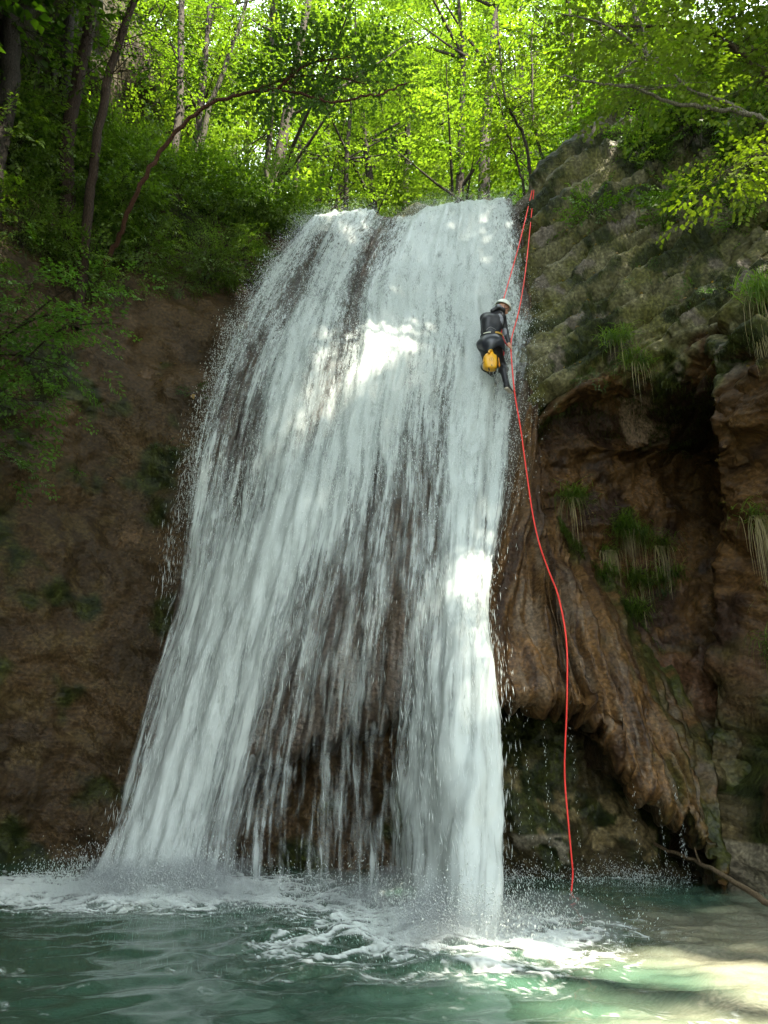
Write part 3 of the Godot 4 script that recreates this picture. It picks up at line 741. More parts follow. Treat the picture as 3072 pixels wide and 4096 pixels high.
func build_pool() -> void:
	var b := Buf.new()
	var nx := 330
	var nz := 300
	for j in nz:
		var z := lerpf(-13.6, 0.5, float(j) / (nz - 1))
		for k in nx:
			var x := lerpf(-9.0, 7.5, float(k) / (nx - 1))
			b.v.append(Vector3(x, wave(x, z), z))
			var silt := sm(4.3, 2.2, Vector2(x - 5.2, (z + 5.4) * 0.8).length() + 1.2 * noise.mid.get_noise_2d(x * 0.7, z * 0.7))
			b.c.append(mixc(Color(0.072, 0.160, 0.108), Color(0.35, 0.345, 0.25), silt))
	for j in nz - 1:
		for k in nx - 1:
			var q := j * nx + k
			b.i.append_array([q, q + 1, q + nx, q + 1, q + nx + 1, q + nx])
	# on past the frame, down the gorge
	var first := b.v.size()
	for p in [Vector3(-30, 0, 0.5), Vector3(30, 0, 0.5), Vector3(-30, 0, 40), Vector3(30, 0, 40)]: 
		b.v.append(p + Vector3(0, -0.02, -0.3)); b.c.append(Color(0.072, 0.160, 0.108))
	b.i.append_array([first, first + 1, first + 2, first + 1, first + 3, first + 2])
	b.smooth()
	var m := mat("pool_water", Color.WHITE, 0.09, true)
	m.transparency = BaseMaterial3D.TRANSPARENCY_ALPHA
	m.albedo_color.a = 0.55
	setting("pool_water", b.mesh(), m, "green milky pool under the waterfall")
	# the bed: deep in the middle, shelving to pale gravel near the right bank
	var bed := Buf.new()
	for j in 80:
		var z := lerpf(-13.6, 3.0, j / 79.0)
		for k in 90:
			var x := lerpf(-9.5, 8.0, k / 89.0)
			var shelf: float = sm(5.2, 2.0, Vector2(x - 4.6, (z + 5.2) * 0.75).length() + 0.8 * noise.mid.get_noise_2d(x, z))
			bed.v.append(Vector3(x, lerpf(-1.5, -0.10, shelf) + 0.10 * noise.mid.get_noise_2d(x * 1.5, z * 1.5), z))
			bed.c.append(mixc(Color(0.03, 0.055, 0.04), Color(0.60, 0.57, 0.44), shelf))
	for j in 79:
		for k in 89:
			var q := j * 90 + k
			bed.i.append_array([q, q + 1, q + 90, q + 1, q + 91, q + 90])
	bed.smooth()
	setting("pool_bed", bed.mesh(), mats.rock, "bed of the pool, pale gravel in the shallows on the right")
	# foam: real pieces cut out along the edge where the foam ends
	var f := Buf.new()
	var step := 0.026
	var cx := int(11.0 / step)
	var cz := int(7.0 / step)
	var val := PackedFloat32Array()
	var hgt := PackedFloat32Array()
	for j in cz + 1:
		for k in cx + 1:
			var x := -6.6 + k * step
			var z := -11.5 + j * step
			var t := foam(x, z)
			val.append(t)
			hgt.append(wave(x, z) + 0.006 + 0.016 * sm(0.2, 1.2, t) + (0.022 * sm(0.4, 1.2, t) * noise.fine.get_noise_2d(x * 1.7, z * 1.7) if t > 0.0 else 0.0))
	var cover := func(p: Vector3) -> float:
		var k := clampi(int(roundf((p.x + 6.6) / step)), 0, cx) + (cx + 1) * clampi(int(roundf((p.z + 11.5) / step)), 0, cz)
		return 0.94 * sm(0.0, 1.15, val[k])
	for j in cz:
		for k in cx:
			var q := j * (cx + 1) + k
			var ids := [q, q + 1, q + cx + 2, q + cx + 1]
			for tri in [[0, 1, 2], [0, 2, 3]]:
				var poly := PackedVector3Array()
				for e in 3:
					var a: int = ids[tri[e]]
					var d: int = ids[tri[(e + 1) % 3]]
					var pa := Vector3(-6.6 + (a % (cx + 1)) * step, hgt[a], -11.5 + (a / (cx + 1)) * step)
					if val[a] > 0.0: poly.append(pa)
					if (val[a] > 0.0) != (val[d] > 0.0):
						var pd := Vector3(-6.6 + (d % (cx + 1)) * step, hgt[d], -11.5 + (d / (cx + 1)) * step)
						poly.append(pa.lerp(pd, val[a] / (val[a] - val[d])))
				if poly.size() < 3: continue
				var at := f.v.size()
				var n := (poly[2] - poly[0]).cross(poly[1] - poly[0]).normalized()
				if n.y < 0: n = -n
				for p in poly:
					f.v.append(p); f.n.append(n)
					f.c.append(Color(1, 1, 1, cover.call(p)))
				for s in range(1, poly.size() - 1): f.i.append_array([at, at + s, at + s + 1])
	var fm := mat("foam", Color(0.74, 0.79, 0.77), 0.6, true)
	fm.transparency = BaseMaterial3D.TRANSPARENCY_ALPHA
	var o := put("foam", f.mesh(), fm)
	tag(o, "white foam on the green pool round the foot of the falls", "", "", "stuff")

# ---------- leaves, trees ----------
var sprays: Array = []                           # leafy twig ends of several kinds, each a Buf whose colours are shares

func leaf(b: Buf, at: Vector3, dir: Vector3, up: Vector3, long: float, wide: float, share: float, fold := 0.25) -> void:
	var s := dir.cross(up).normalized()
	var n := s.cross(dir).normalized()
	var q := b.v.size()
	b.v.append(at)
	b.v.append(at + dir * long * 0.48 + s * wide * 0.5 + n * wide * fold)
	b.v.append(at + dir * long - n * long * 0.12)
	b.v.append(at + dir * long * 0.42 - s * wide * 0.5 + n * wide * fold)
	b.n.append_array([n, (n + s * 0.3).normalized(), n, (n - s * 0.3).normalized()])
	for k in 4: b.c.append(Color(share, share, share))
	b.i.append_array([q, q + 2, q + 1, q, q + 3, q + 2])

func make_spray(sd: int, pairs: int, long: float, leaf_long: float, leaf_wide: float, flat := 0.35) -> Buf:
	var r := rng(sd)
	var b := Buf.new()
	for k in pairs:
		var t := (k + 0.6) / pairs
		for s in [-1.0, 1.0]:
			var p := Vector3(t * long, -0.10 * t * t * long + r.randfn(0, 0.02), s * 0.02)
			var d := Vector3(0.75, r.randfn(-0.12, flat * 0.6), s * r.randf_range(0.5, 1.1)).normalized()
			var size := r.randf_range(0.7, 1.15) * (1.0 - 0.3 * absf(t - 0.5))
			p += d * r.randf_range(0.0, 0.5) * long * (1.0 - t) * 0.7
			leaf(b, p, d, Vector3(r.randfn(0, flat), 1, r.randfn(0, flat)), leaf_long * size, leaf_wide * size, r.randf_range(0.7, 1.25))
	return b

func add_spray(b: Buf, s: Buf, t: Transform3D, col: Color) -> void:
	var first := b.v.size()
	b.v.append_array(t * s.v)
	b.n.append_array(Transform3D(t.basis.orthonormalized(), Vector3.ZERO) * s.n)
	for k in s.c.size(): b.c.append(Color(col.r * s.c[k].r, col.g * s.c[k].r, col.b * s.c[k].r))
	for k in s.i: b.i.append(first + k)

func along_dir(d: Vector3, r: RandomNumberGenerator, roll := 0.3) -> Basis:      # x along d, y more or less up
	var x := d.normalized()
	var up := Vector3.UP if absf(x.y) < 0.95 else Vector3(0.3, 0.2, 0.9)
	var z := x.cross(up).normalized()
	return Basis(x, z.cross(x), z) * Basis(Vector3.RIGHT, r.randfn(0, roll))

func crown(sd: int, low: float, high: float, radius: float, count: int, size: float, lo: Color, hi: Color, kinds := [0, 1, 2]) -> Buf:
	var r := rng(sd)
	var b := Buf.new()
	for k in count:
		var h := pow(r.randf(), 0.85)
		var y := lerpf(low, high, h)
		var w := radius * (0.35 + 0.65 * sin(PI * clampf(h * 0.8 + 0.15, 0, 1))) * (0.75 + 0.5 * sin(h * 17.0 + sd))
		var ang := r.randf() * TAU
		var rad := w * sqrt(r.randf_range(0.03, 1.0))
		var d := Vector3(cos(ang), r.randf_range(-0.35, 0.45), sin(ang))
		add_spray(b, sprays[kinds[r.randi() % kinds.size()]], Transform3D(along_dir(d, r).scaled_local(Vector3.ONE * size * r.randf_range(0.75, 1.3)), Vector3(cos(ang) * rad, y, sin(ang) * rad)), lo.lerp(hi, clampf(r.randfn(0.5, 0.28), 0, 1)))
	return b

func trunk_shape(sd: int, high: float, thick: float, limbs: int, lean: float, col: Color) -> Buf:
	var r := rng(sd)
	var b := Buf.new()
	var pts := []
	var dx := r.randfn(0, lean); var dz := r.randfn(0, lean)
	for k in 7:
		var t := k / 6.0
		pts.append(Vector3(dx * t * high + r.randfn(0, 0.05) * high * 0.1, t * high - 0.4, dz * t * high + r.randfn(0, 0.05) * high * 0.1))
	b.tube(pts, taper(7, thick, thick * 0.2), 7, col)
	for k in limbs:
		var t := r.randf_range(0.25, 0.9)
		var p: Vector3 = pts[int(t * 6.0)]
		var a := r.randf() * TAU
		var l := high * r.randf_range(0.14, 0.26)
		var d := Vector3(cos(a), 0.8, sin(a))
		b.tube([p, p + d * l * 0.5, p + d * l + Vector3(0, 0.1 * l, 0)], [thick * 0.35, thick * 0.2, thick * 0.06], 4, col, false)
	return b

func copy(o: Node3D) -> Node3D:
	var c: Node3D = o.duplicate()
	c.name = numbered(String(o.name).split("_0")[0])
	add_child(c)
	return c

func make_sprays() -> void:
	sprays = [make_spray(1, 9, 0.55, 0.10, 0.065), make_spray(2, 8, 0.5, 0.09, 0.065), make_spray(3, 10, 0.65, 0.11, 0.07),
		make_spray(4, 8, 1.0, 0.24, 0.17, 0.3), make_spray(5, 9, 0.42, 0.065, 0.045), make_spray(6, 12, 0.55, 0.10, 0.035)]

func build_wood() -> void:
	make_sprays()
	var bright_lo := Color(0.065, 0.115, 0.022); var bright_hi := Color(0.25, 0.32, 0.11)
	var protos: Array[Node3D] = []
	for k in 5:
		var t := base("tree")
		var high := 9.0 + k
		put("trunk", trunk_shape(40 + k, high, 0.085 + 0.02 * k, 9, 0.05, Color(0.085, 0.068, 0.048)).mesh(), mats.bark, t)
		var cr := put("crown", crown(60 + k, 1.6 if k % 2 else 2.6, high + 0.8, 1.5 + 0.15 * k, 350 + 40 * k, 0.95, bright_lo, bright_hi).mesh(), mats.leaf, t)
		tag(cr, "", "", "", "stuff")
		tag(t, "slender bright green tree in the sunlit wood behind the lip of the falls", "tree", "trees in the sunlit wood behind the falls")
		t.set_meta("form", str(k))
		protos.append(t)
	var r := rng(31)
	var placed: Array[Vector2] = []
	var n := 0
	var tries := 0
	while n < 88 and tries < 4000:
		tries += 1
		var z := -lerpf(16.5, 62.0, pow(r.randf(), 1.2))
		var x := r.randf_range(-0.50, 0.52) * -z
		var q := Vector2(x, z)
		if z > -19.5 and absf(x - 0.4) < 1.7: continue          # the stream comes down here
		if z > -19.0 and x > 3.0: continue
		var close := false
		for p in placed:
			if p.distance_to(q) < 1.5 + 0.02 * -z: close = true
		if close: continue
		placed.append(q)
		var t: Node3D = protos[n] if n < 5 else copy(protos[r.randi() % 5])
		t.position = ground_at(x, z)
		var where: String = ["just behind the lip", "a little way back", "halfway back", "far back"][clampi(int((-z - 16.5) / 9.0), 0, 3)]
		var side: String = ["at the far left", "left of centre", "above the middle of the falls", "behind the rope anchor", "on the right slope"][clampi(int((x / -z + 0.5) * 5.0), 0, 4)]
		var kind: String = ["low crowned", "bushy", "airy", "tall narrow", "tallest broad"][int(String(t.get_meta("form", "0")))]
		tag(t, "%s green tree %s, %s" % [kind, where, side])
		t.rotation.y = r.randf() * TAU
		t.scale = Vector3.ONE * r.randf_range(0.85, 1.3) * (1.0 + 0.012 * (-z - 16.0)) * (1.25 if absf(x) < 4.0 else 1.0)
		n += 1

# Tall trees on the banks beside and behind the camera; their crowns close over the gorge and are cut open along the rays of the wanted sun spots.
func build_canopy() -> void:
	var r := rng(71)
	added_bank_trees()
	var spots := [[9.5, -7.0, -2.3, 5.2, -10.9, -5.4], [-11.0, -8.0, -8.3, -2.3, -11.4, -3.9], [13.0, -8.0, 5.2, 14.2, -10.9, -5.4], [12.5, 1.5, 0.2, 7.2, -5.4, 0.1], [13.5, -3.0, 7.2, 15.2, -5.4, 1.1], [11.0, 2.0, 4.7, 11.2, 0.1, 5.1], [15.0, 4.0, 11.2, 18.2, 1.1, 8.6], [9.5, 8.0, 5.7, 11.2, 5.1, 8.6]]
	for k in spots.size():
		var a = spots[k]
		var t := base("tall_tree", Vector3(a[0], 0, a[1]))
		tag(t, "tall tree out of view, its crown over %s" % ["the lip of the falls", "the left bank", "the top of the right rocks", "the middle of the gorge", "the right rocks", "the pool", "the right shore", "the gravel downstream"][k], "tree", "tall trees shading the gorge")
		var tr := Buf.new()
		var top := Vector3((a[2] + a[3]) * 0.5 - a[0], 21.0, (a[4] + a[5]) * 0.5 - a[1])
		tr.tube(spline([Vector3(0, -1, 0), Vector3(0.2, 8, 0.1), top * Vector3(0.3, 0.8, 0.3), top]), taper(19, 0.38, 0.08), 8, Color(0.08, 0.065, 0.045))
		for j in 12:
			var e := Vector3(r.randf_range(a[2], a[3]) - a[0], r.randf_range(20.0, 22.5), r.randf_range(a[4], a[5]) - a[1])
			tr.tube([top * Vector3(0.3, 0.8, 0.3), (top * Vector3(0.3, 0.8, 0.3)).lerp(e, 0.5) + Vector3(0, 0.8, 0), e], [0.12, 0.08, 0.02], 5, Color(0.08, 0.065, 0.045), false)
		put("trunk", tr.mesh(), mats.bark, t)
		var b := Buf.new()
		var area: float = (a[3] - a[2]) * (a[5] - a[4])
		for j in int(area * 28.0):
			var p := Vector3(r.randf_range(a[2], a[3]), r.randf_range(20.0, 23.0), r.randf_range(a[4], a[5]))
			if in_gap(p): continue
			add_spray(b, sprays[3], Transform3D(along_dir(Vector3(r.randfn(), r.randfn(0, 0.15), r.randfn()), r), p - t.position), Color(0.05, 0.10, 0.018).lerp(Color(0.09, 0.16, 0.025), r.randf()))
		var cr := put("crown", b.mesh(), mats.leaf, t)
		tag(cr, "", "", "", "stuff")

func in_gap(p: Vector3) -> bool:
	var s := SUN.normalized()
	for g in GAPS:
		var q := p - Vector3(g[0], g[1], g[2])
		if (q - s * q.dot(s)).length() < float(g[3]) + 0.45: return true
	return false

# Unseen trees added to shade the gorge from its banks and from downstream.
func added_bank_trees() -> void:
	var r := rng(72)
	var spots := [[10.0, 3.0, 13.0, 5.5, 7.0, 1800], [13.5, 6.0, 6.5, 5.0, 7.0, 1600], [-5.0, 4.5, 2.2, 4.4, 5.5, 1900], [-7.0, 8.5, -2.8, 3.6, 4.5, 1500], [-8.0, 9.5, -6.0, 3.2, 4.5, 900], [-10.5, 13.0, -8.0, 5.5, 4.0, 1400], [-9.5, 12.5, -1.0, 5.0, 4.5, 1300], [-10.0, 12.0, 7.0, 5.5, 5.0, 1300], [-9.0, 2.0, 17.0, 5.5, 8.0, 1300], [11.5, 12.0, 8.0, 5.0, 5.0, 1300]]
	for k in spots.size():
		var a = spots[k]
		var t := base("added_bank_tree", Vector3(a[0], a[1], a[2]))
		tag(t, "broad added shade tree out of view on %s" % ["the right shore downstream", "the right bank beside the viewer", "the left bank close beside the viewer", "the left bank, leaning over the pool", "the left bank, leaning over the dark wall", "the left bank beside the falls", "the left bank beside the pool", "the left bank behind the viewer", "the left shore downstream", "the right bank behind the viewer"][k], "tree", "added trees shading the gorge from its banks")
		put("trunk", trunk_shape(140 + k, float(a[4]) * 1.6, 0.3, 8, 0.03, Color(0.08, 0.065, 0.045)).mesh(), mats.bark, t)
		var b := Buf.new()
		for j in int(a[5]):
			var d := Vector3(r.randfn(), r.randfn(), r.randfn()).normalized() * pow(r.randf(), 0.45)
			if in_gap(Vector3(a[0], a[1], a[2]) + Vector3(d.x * float(a[3]), float(a[4]) * (1.0 + 0.9 * d.y), d.z * float(a[3]))): continue
			add_spray(b, sprays[3], Transform3D(along_dir(Vector3(r.randfn(), r.randfn(0, 0.15), r.randfn()), r), Vector3(d.x * float(a[3]), float(a[4]) * (1.0 + 0.9 * d.y), d.z * float(a[3]))), Color(0.05, 0.10, 0.018).lerp(Color(0.09, 0.16, 0.03), r.randf()))
		tag(put("crown", b.mesh(), mats.leaf, t), "", "", "", "stuff")

# ---------- plants of the gorge ----------
func path(flat: Array, shift := Vector3.ZERO) -> Array:
	var out := []
	for k in range(0, flat.size(), 3): out.append(Vector3(flat[k], flat[k + 1], flat[k + 2]) - shift)
	return out

func bark(light := 1.0) -> Color:
	return Color(0.095, 0.070, 0.046) * light

# A woody limb along a path, with leafy twigs along part of it.
func limb(called: String, label: String, category: String, flat: Array, thick: float, thin: float, col: Color, twigs: int, from: float, kinds: Array, size: float, lo: Color, hi: Color, leaves: Material, sd: int, drop := 0.0, side := 0.35, extra: Array = []) -> Node3D:
	var root_at := Vector3(flat[0], flat[1], flat[2])
	var t := base(called, root_at)
	tag(t, label, category)
	var pts := spline(path(flat, root_at), 5)
	var w := Buf.new()
	var r := rng(sd)
	for k in range(1, pts.size() - 1): pts[k] += Vector3(r.randfn(), r.randfn(), r.randfn()) * minf(thin * 0.9, 0.012)
	w.tube(pts, taper(pts.size(), thick, thin), 8, col)
	var all := [pts]
	for f in extra:
		var more := spline(path(f, root_at), 5)
		w.tube(more, taper(more.size(), thick * 0.55, thin * 0.6), 6, col)
		all.append(more)
	var b := Buf.new()
	for k in twigs:
		var line: Array = all[r.randi() % all.size()]
		var f := r.randf_range(from if line == pts else 0.1, 1.0) * (line.size() - 1.001)
		var p: Vector3 = (line[int(f)] as Vector3).lerp(line[int(f) + 1], f - int(f))
		var ang := r.randf() * TAU
		var d := Vector3(cos(ang), r.randf_range(-0.5, 0.35) - drop, sin(ang)).normalized()
		var l := absf(r.randfn(0, side)) + 0.05
		var e := p + d * l
		w.tube([p, p + d * l * 0.5 + Vector3(0, 0.03, 0), e], [minf(thin * 0.5, 0.011), minf(thin * 0.35, 0.008), minf(thin * 0.2, 0.004)], 3, col, false)
		add_spray(b, sprays[kinds[r.randi() % kinds.size()]], Transform3D(along_dir(d, r).scaled_local(Vector3.ONE * size * r.randf_range(0.7, 1.25)), e), lo.lerp(hi, clampf(r.randfn(0.5, 0.28), 0, 1)))
	put("trunk", w.mesh(), mats.bark, t)
	if twigs:
		var fo := put("foliage", b.mesh(), leaves, t)
		tag(fo, "", "", "", "stuff")
	return t

func shrub_mesh(sd: int, radius: float, high: float, count: int, size: float, kinds: Array, lo: Color, hi: Color) -> Buf:
	var r := rng(sd)
	var b := Buf.new()
	for k in count:
		var d := Vector3(r.randfn(), r.randfn(0.25, 0.7), r.randfn()).normalized()
		var p := Vector3(d.x * radius, maxf(0.05, d.y * high * 0.6 + high * 0.35), d.z * radius) * r.randf_range(0.35, 1.0)
		add_spray(b, sprays[kinds[r.randi() % kinds.size()]], Transform3D(along_dir(d + Vector3(0, -0.35, 0), r, 0.5).scaled_local(Vector3.ONE * size * r.randf_range(0.7, 1.25)), p), lo.lerp(hi, clampf(r.randfn(0.5, 0.3), 0, 1)))
	return b

func stems_mesh(sd: int, radius: float, high: float) -> Buf:
	var r := rng(sd)
	var b := Buf.new()
	for k in 7:
		var a := r.randf() * TAU
		var e := Vector3(cos(a) * radius * 0.7, high * r.randf_range(0.5, 0.95), sin(a) * radius * 0.7)
		b.tube([Vector3(0, -0.25, 0), e * 0.5 + Vector3(0, 0.08, 0), e], [0.014, 0.010, 0.004], 4, bark(0.7), false)
	return b

func blade(b: Buf, p: Vector3, d: Vector3, long: float, wide: float, droop: float, c0: Color, c1: Color) -> void:
	var q := b.v.size()
	var s := d.cross(Vector3.UP).normalized() * wide
	for k in 5:
		var t := k / 4.0
		var m := p + d * long * t * (1.0 - 0.35 * t * droop) + Vector3(0, -droop * t * t * long * 0.95, 0)
		var w := s * (1.0 - t * 0.9)
		b.v.append(m - w); b.v.append(m + w)
		b.n.append(s.cross(d).normalized()); b.n.append(b.n[-1])
		b.c.append(c0.lerp(c1, t)); b.c.append(c0.lerp(c1, t))
		if k: b.i.append_array([q + k * 2 - 2, q + k * 2, q + k * 2 - 1, q + k * 2 - 1, q + k * 2, q + k * 2 + 1])

func tuft(label: String, x: float, y: float, long: float, green: float, straw: float, sd: int, sun_tint := 1.0) -> void:
	long *= 0.8
	var p := on_cliff(x, y, 0.08)
	var t := base("grass_tuft", p + Vector3(0, 0, 0.01))
	tag(t, label, "grass tuft", "grass tufts hanging on the rock")
	var r := rng(sd)
	var g := Buf.new()
	for k in int(260 * green):
		var d := Vector3(r.randfn(0, 0.8), r.randf_range(0.1, 1.1), absf(r.randfn(0.6, 0.45))).normalized()
		var c := Color(0.12, 0.22, 0.04).lerp(Color(0.26, 0.36, 0.07), r.randf()) * sun_tint  # sunlight on a tuft is put into the blade colour
		blade(g, Vector3(r.randfn(0, long * 0.34), r.randfn(0, 0.09), r.randfn(0, 0.03)), d, long * r.randf_range(0.35, 1.3), 0.007, r.randf_range(0.3, 1.3), c, c * 1.1)
	put("blades", g.mesh(), mats.leaf, t).set_meta("kind", "stuff")
	if straw > 0.0:
		var s := Buf.new()
		for k in int(60 * straw):
			var d := Vector3(r.randfn(0, 0.35), r.randf_range(-0.6, 0.1), absf(r.randfn(0.4, 0.3))).normalized()
			var c := Color(0.45, 0.36, 0.20).lerp(Color(0.62, 0.52, 0.33), r.randf())
			blade(s, Vector3(r.randfn(0, long * 0.2), -0.05, r.randfn(0.03, 0.03)), d, long * r.randf_range(0.6, 1.35), 0.0075, 1.7, c, c * 0.9)
		put("dry_blades", s.mesh(), mats.leaf, t).set_meta("kind", "stuff")

func build_plants() -> void:
	var dk_lo := Color(0.062, 0.115, 0.024); var dk_hi := Color(0.20, 0.28, 0.065)
	var br_lo := Color(0.12, 0.18, 0.03); var br_hi := Color(0.27, 0.33, 0.07)
	# trunks on the left bank
	var none: Array = []
	for a in [["pale grey trunk at the upper left edge, partly hidden by dark leaves", [-6.95, 11.2, -10.6, -6.99, 13.59, -10.5, -7.12, 14.51, -10.5, -7.22, 15.54, -10.5, -7.45, 18.5, -10.6], 0.19, 0.15, Color(0.085, 0.07, 0.052)],
		["thick reddish brown trunk leaning over the left bank", [-6.0, 10.4, -11.7, -6.04, 11.2, -11.6, -6.29, 12.93, -11.6, -6.29, 14.42, -11.6, -6.23, 17.01, -11.6, -6.1, 20.0, -11.6], 0.17, 0.11, Color(0.075, 0.045, 0.028)],
		["dark ivy covered trunk close behind the thick brown one", [-6.4, 11.2, -12.2, -6.49, 12.04, -12.2, -6.8, 14.45, -12.2, -7.13, 17.82, -12.2, -7.3, 20.0, -12.2], 0.15, 0.11, Color(0.085, 0.07, 0.052)],
		["slim brown trunk leaning right on the left bank", [-5.5, 11.0, -11.3, -5.51, 11.93, -11.2, -5.5, 13.79, -11.2, -5.39, 15.19, -11.2, -5.22, 16.48, -11.2, -4.95, 19.2, -11.2], 0.095, 0.07, Color(0.08, 0.05, 0.03)],
		["thin dark trunk, left one of a close pair on the left slope", [-7.7, 13.5, -12.5, -7.79, 16.09, -12.5, -8.16, 18.22, -12.5, -8.4, 20.5, -12.5], 0.10, 0.08, Color(0.085, 0.07, 0.052)],
		["thin dark trunk, right one of a close pair on the left slope", [-7.5, 14.0, -13.0, -7.62, 16.32, -13.0, -7.9, 18.89, -13.0, -8.05, 21.0, -13.0], 0.085, 0.07, Color(0.085, 0.07, 0.052)],
		["straight dark trunk against the bright wood left of the bent sapling", [-5.35, 15.4, -15.0, -5.35, 17.57, -15.0, -5.42, 18.77, -15.0, -5.64, 21.56, -15.0, -5.7, 24.0, -15.0], 0.10, 0.08, Color(0.085, 0.07, 0.052)],
		["slightly curved grey trunk in front of the bright wood", [-5.1, 16.4, -16.0, -5.11, 18.9, -16.0, -5.11, 20.18, -16.0, -5.19, 22.9, -16.0, -5.25, 25.5, -16.0], 0.075, 0.055, Color(0.085, 0.07, 0.052)],
		["forked pale trunk leaning right above the arched sapling", [-4.9, 15.8, -15.5, -4.75, 18.19, -15.5, -4.61, 18.76, -15.5, -4.22, 20.62, -15.5, -3.97, 21.96, -15.5, -3.8, 24.2, -15.5], 0.08, 0.05, Color(0.085, 0.075, 0.05)],
		["short straight trunk high in the bright wood at top centre left", [-3.6, 17.0, -18.0, -3.54, 21.35, -18.0, -3.65, 23.71, -18.0, -3.74, 25.57, -18.0, -3.8, 28.0, -18.0], 0.10, 0.08, Color(0.075, 0.07, 0.04)]]:
		limb("tree", a[0], "tree", [a[1][0], float(a[1][1]) - 2.2, float(a[1][2]) - 0.2] + a[1], a[2], a[3], a[4], 70, 0.55, [1, 4], 1.1, dk_lo, dk_hi, mats.leaf, hash(a[0]) % 1000, 0.1, 0.9)
	limb("sapling", "thin reddish sapling bent in a long arch over the left bank", "tree", [-5.39, 10.2, -11.9, -5.12, 10.52, -11.6, -4.83, 10.74, -11.3, -4.63, 11.01, -11.0, -4.32, 11.36, -10.7, -4.01, 11.79, -10.5, -3.66, 12.11, -10.3, -3.26, 12.32, -10.1, -2.84, 12.5, -10.0, -2.34, 12.52, -9.9, -1.84, 12.49, -9.8, -1.42, 12.28, -9.7, -0.89, 11.99, -9.6, -0.38, 11.98, -9.5, 0.0, 12.08, -9.5, 0.39, 12.28, -9.5],
		0.05, 0.014, Color(0.17, 0.075, 0.045), 170, 0.5, [0, 1], 1.0, Color(0.05, 0.10, 0.03), Color(0.13, 0.21, 0.055), mats.leaf, 7, -0.25, 0.30, [[-2.34, 12.52, -9.9, -1.7, 12.85, -9.9, -1.0, 12.8, -9.8, -0.3, 12.6, -9.8], [-1.84, 12.49, -9.8, -1.3, 12.7, -9.5, -0.5, 12.75, -9.4]])
	# the leafy bush that hangs from the left wall, in tiers
	limb("maple_bush", "green maple bush hanging in tiers from the dark left wall", "bush", [-6.6, 7.6, -10.7, -5.9, 7.9, -10.2, -5.2, 7.95, -9.8, -4.5, 7.75, -9.6], 0.03, 0.010, bark(0.8), 270, 0.05, [1, 4, 5], 0.95, Color(0.10, 0.20, 0.055), Color(0.19, 0.33, 0.085), mats.leaf, 8, 0.1, 0.33,
		[[-6.2, 7.7, -10.5, -5.4, 7.3, -9.9, -4.7, 7.0, -9.7], [-5.9, 7.9, -10.2, -5.0, 8.5, -9.9, -4.4, 8.5, -9.7], [-6.4, 7.5, -10.6, -5.7, 6.7, -10.0, -5.0, 6.5, -9.8], [-6.3, 7.6, -10.6, -5.9, 6.2, -10.2, -5.5, 5.7, -10.1], [-6.2, 7.9, -10.5, -5.8, 8.6, -10.2, -5.5, 9.0, -10.1], [-5.4, 7.3, -9.9, -4.8, 7.6, -9.6, -4.1, 7.7, -9.6]])
	# sunlit limbs on the right
	limb("tree_limb", "long pale sunlit limb reaching in from the right edge, forked", "branch", [5.6, 8.3, -7.0, 5.02, 8.64, -7.0, 4.66, 8.84, -7.0, 4.43, 8.96, -7.0, 3.94, 9.07, -7.0, 3.54, 9.11, -7.0, 3.15, 9.35, -7.0, 2.7, 9.45, -7.0, 2.19, 9.54, -7.0], 0.045, 0.010, Color(0.32, 0.28, 0.20), 150, 0.4, [0, 1], 0.8, br_lo, br_hi, mats.leaf, 9, -0.1, 0.35,
		[[4.43, 8.96, -7.0, 4.18, 9.18, -7.02, 3.81, 9.39, -7.05, 3.56, 9.67, -7.0, 3.34, 9.9, -7.0, 3.3, 10.45, -7.0, 3.16, 10.86, -7.0, 3.14, 11.4, -7.0], [3.75, 9.41, -7.05, 3.49, 9.4, -7.0, 3.32, 9.35, -7.0, 3.15, 9.36, -7.0], [3.34, 9.9, -7.0, 3.14, 9.81, -7.0, 2.88, 9.56, -7.0], [3.34, 9.9, -7.0, 2.8, 10.3, -6.9, 2.2, 10.5, -6.9]])
	limb("tree", "brown trunk bending left across the upper right corner", "tree", [6.6, 8.6, -8.2, 5.73, 10.32, -8.0, 5.46, 10.71, -8.0, 5.02, 11.28, -8.0, 4.76, 11.55, -8.0, 4.0, 11.69, -8.0, 3.11, 11.6, -8.0], 0.055, 0.014, Color(0.15, 0.11, 0.06), 240, 0.25, [0, 2], 0.9, br_lo, br_hi, mats.leaf, 10, -0.1, 0.45)
	limb("tree", "slim trunk rising at the far right edge of the slope", "tree", [6.5, 9.8, -9.2, 6.33, 10.77, -9.0, 6.1, 11.62, -9.0, 5.92, 12.76, -9.0, 5.73, 13.54, -9.0, 5.4, 15.5, -8.8], 0.05, 0.03, Color(0.16, 0.125, 0.07), 80, 0.4, [0, 1], 0.95, br_lo, br_hi, mats.leaf, 11, 0.0, 0.6)
	limb("leafy_twig", "bright yellow green leafy twig hanging in at the right edge", "branch", [5.0, 8.6, -6.6, 4.57, 8.2, -6.5, 4.26, 7.94, -6.5, 3.99, 7.77, -6.5, 3.73, 7.61, -6.5, 3.58, 7.46, -6.5], 0.012, 0.004, bark(1.2), 60, 0.1, [1], 0.85, Color(0.20, 0.27, 0.03), Color(0.34, 0.40, 0.06), mats.leaf, 12, 0.25, 0.16)
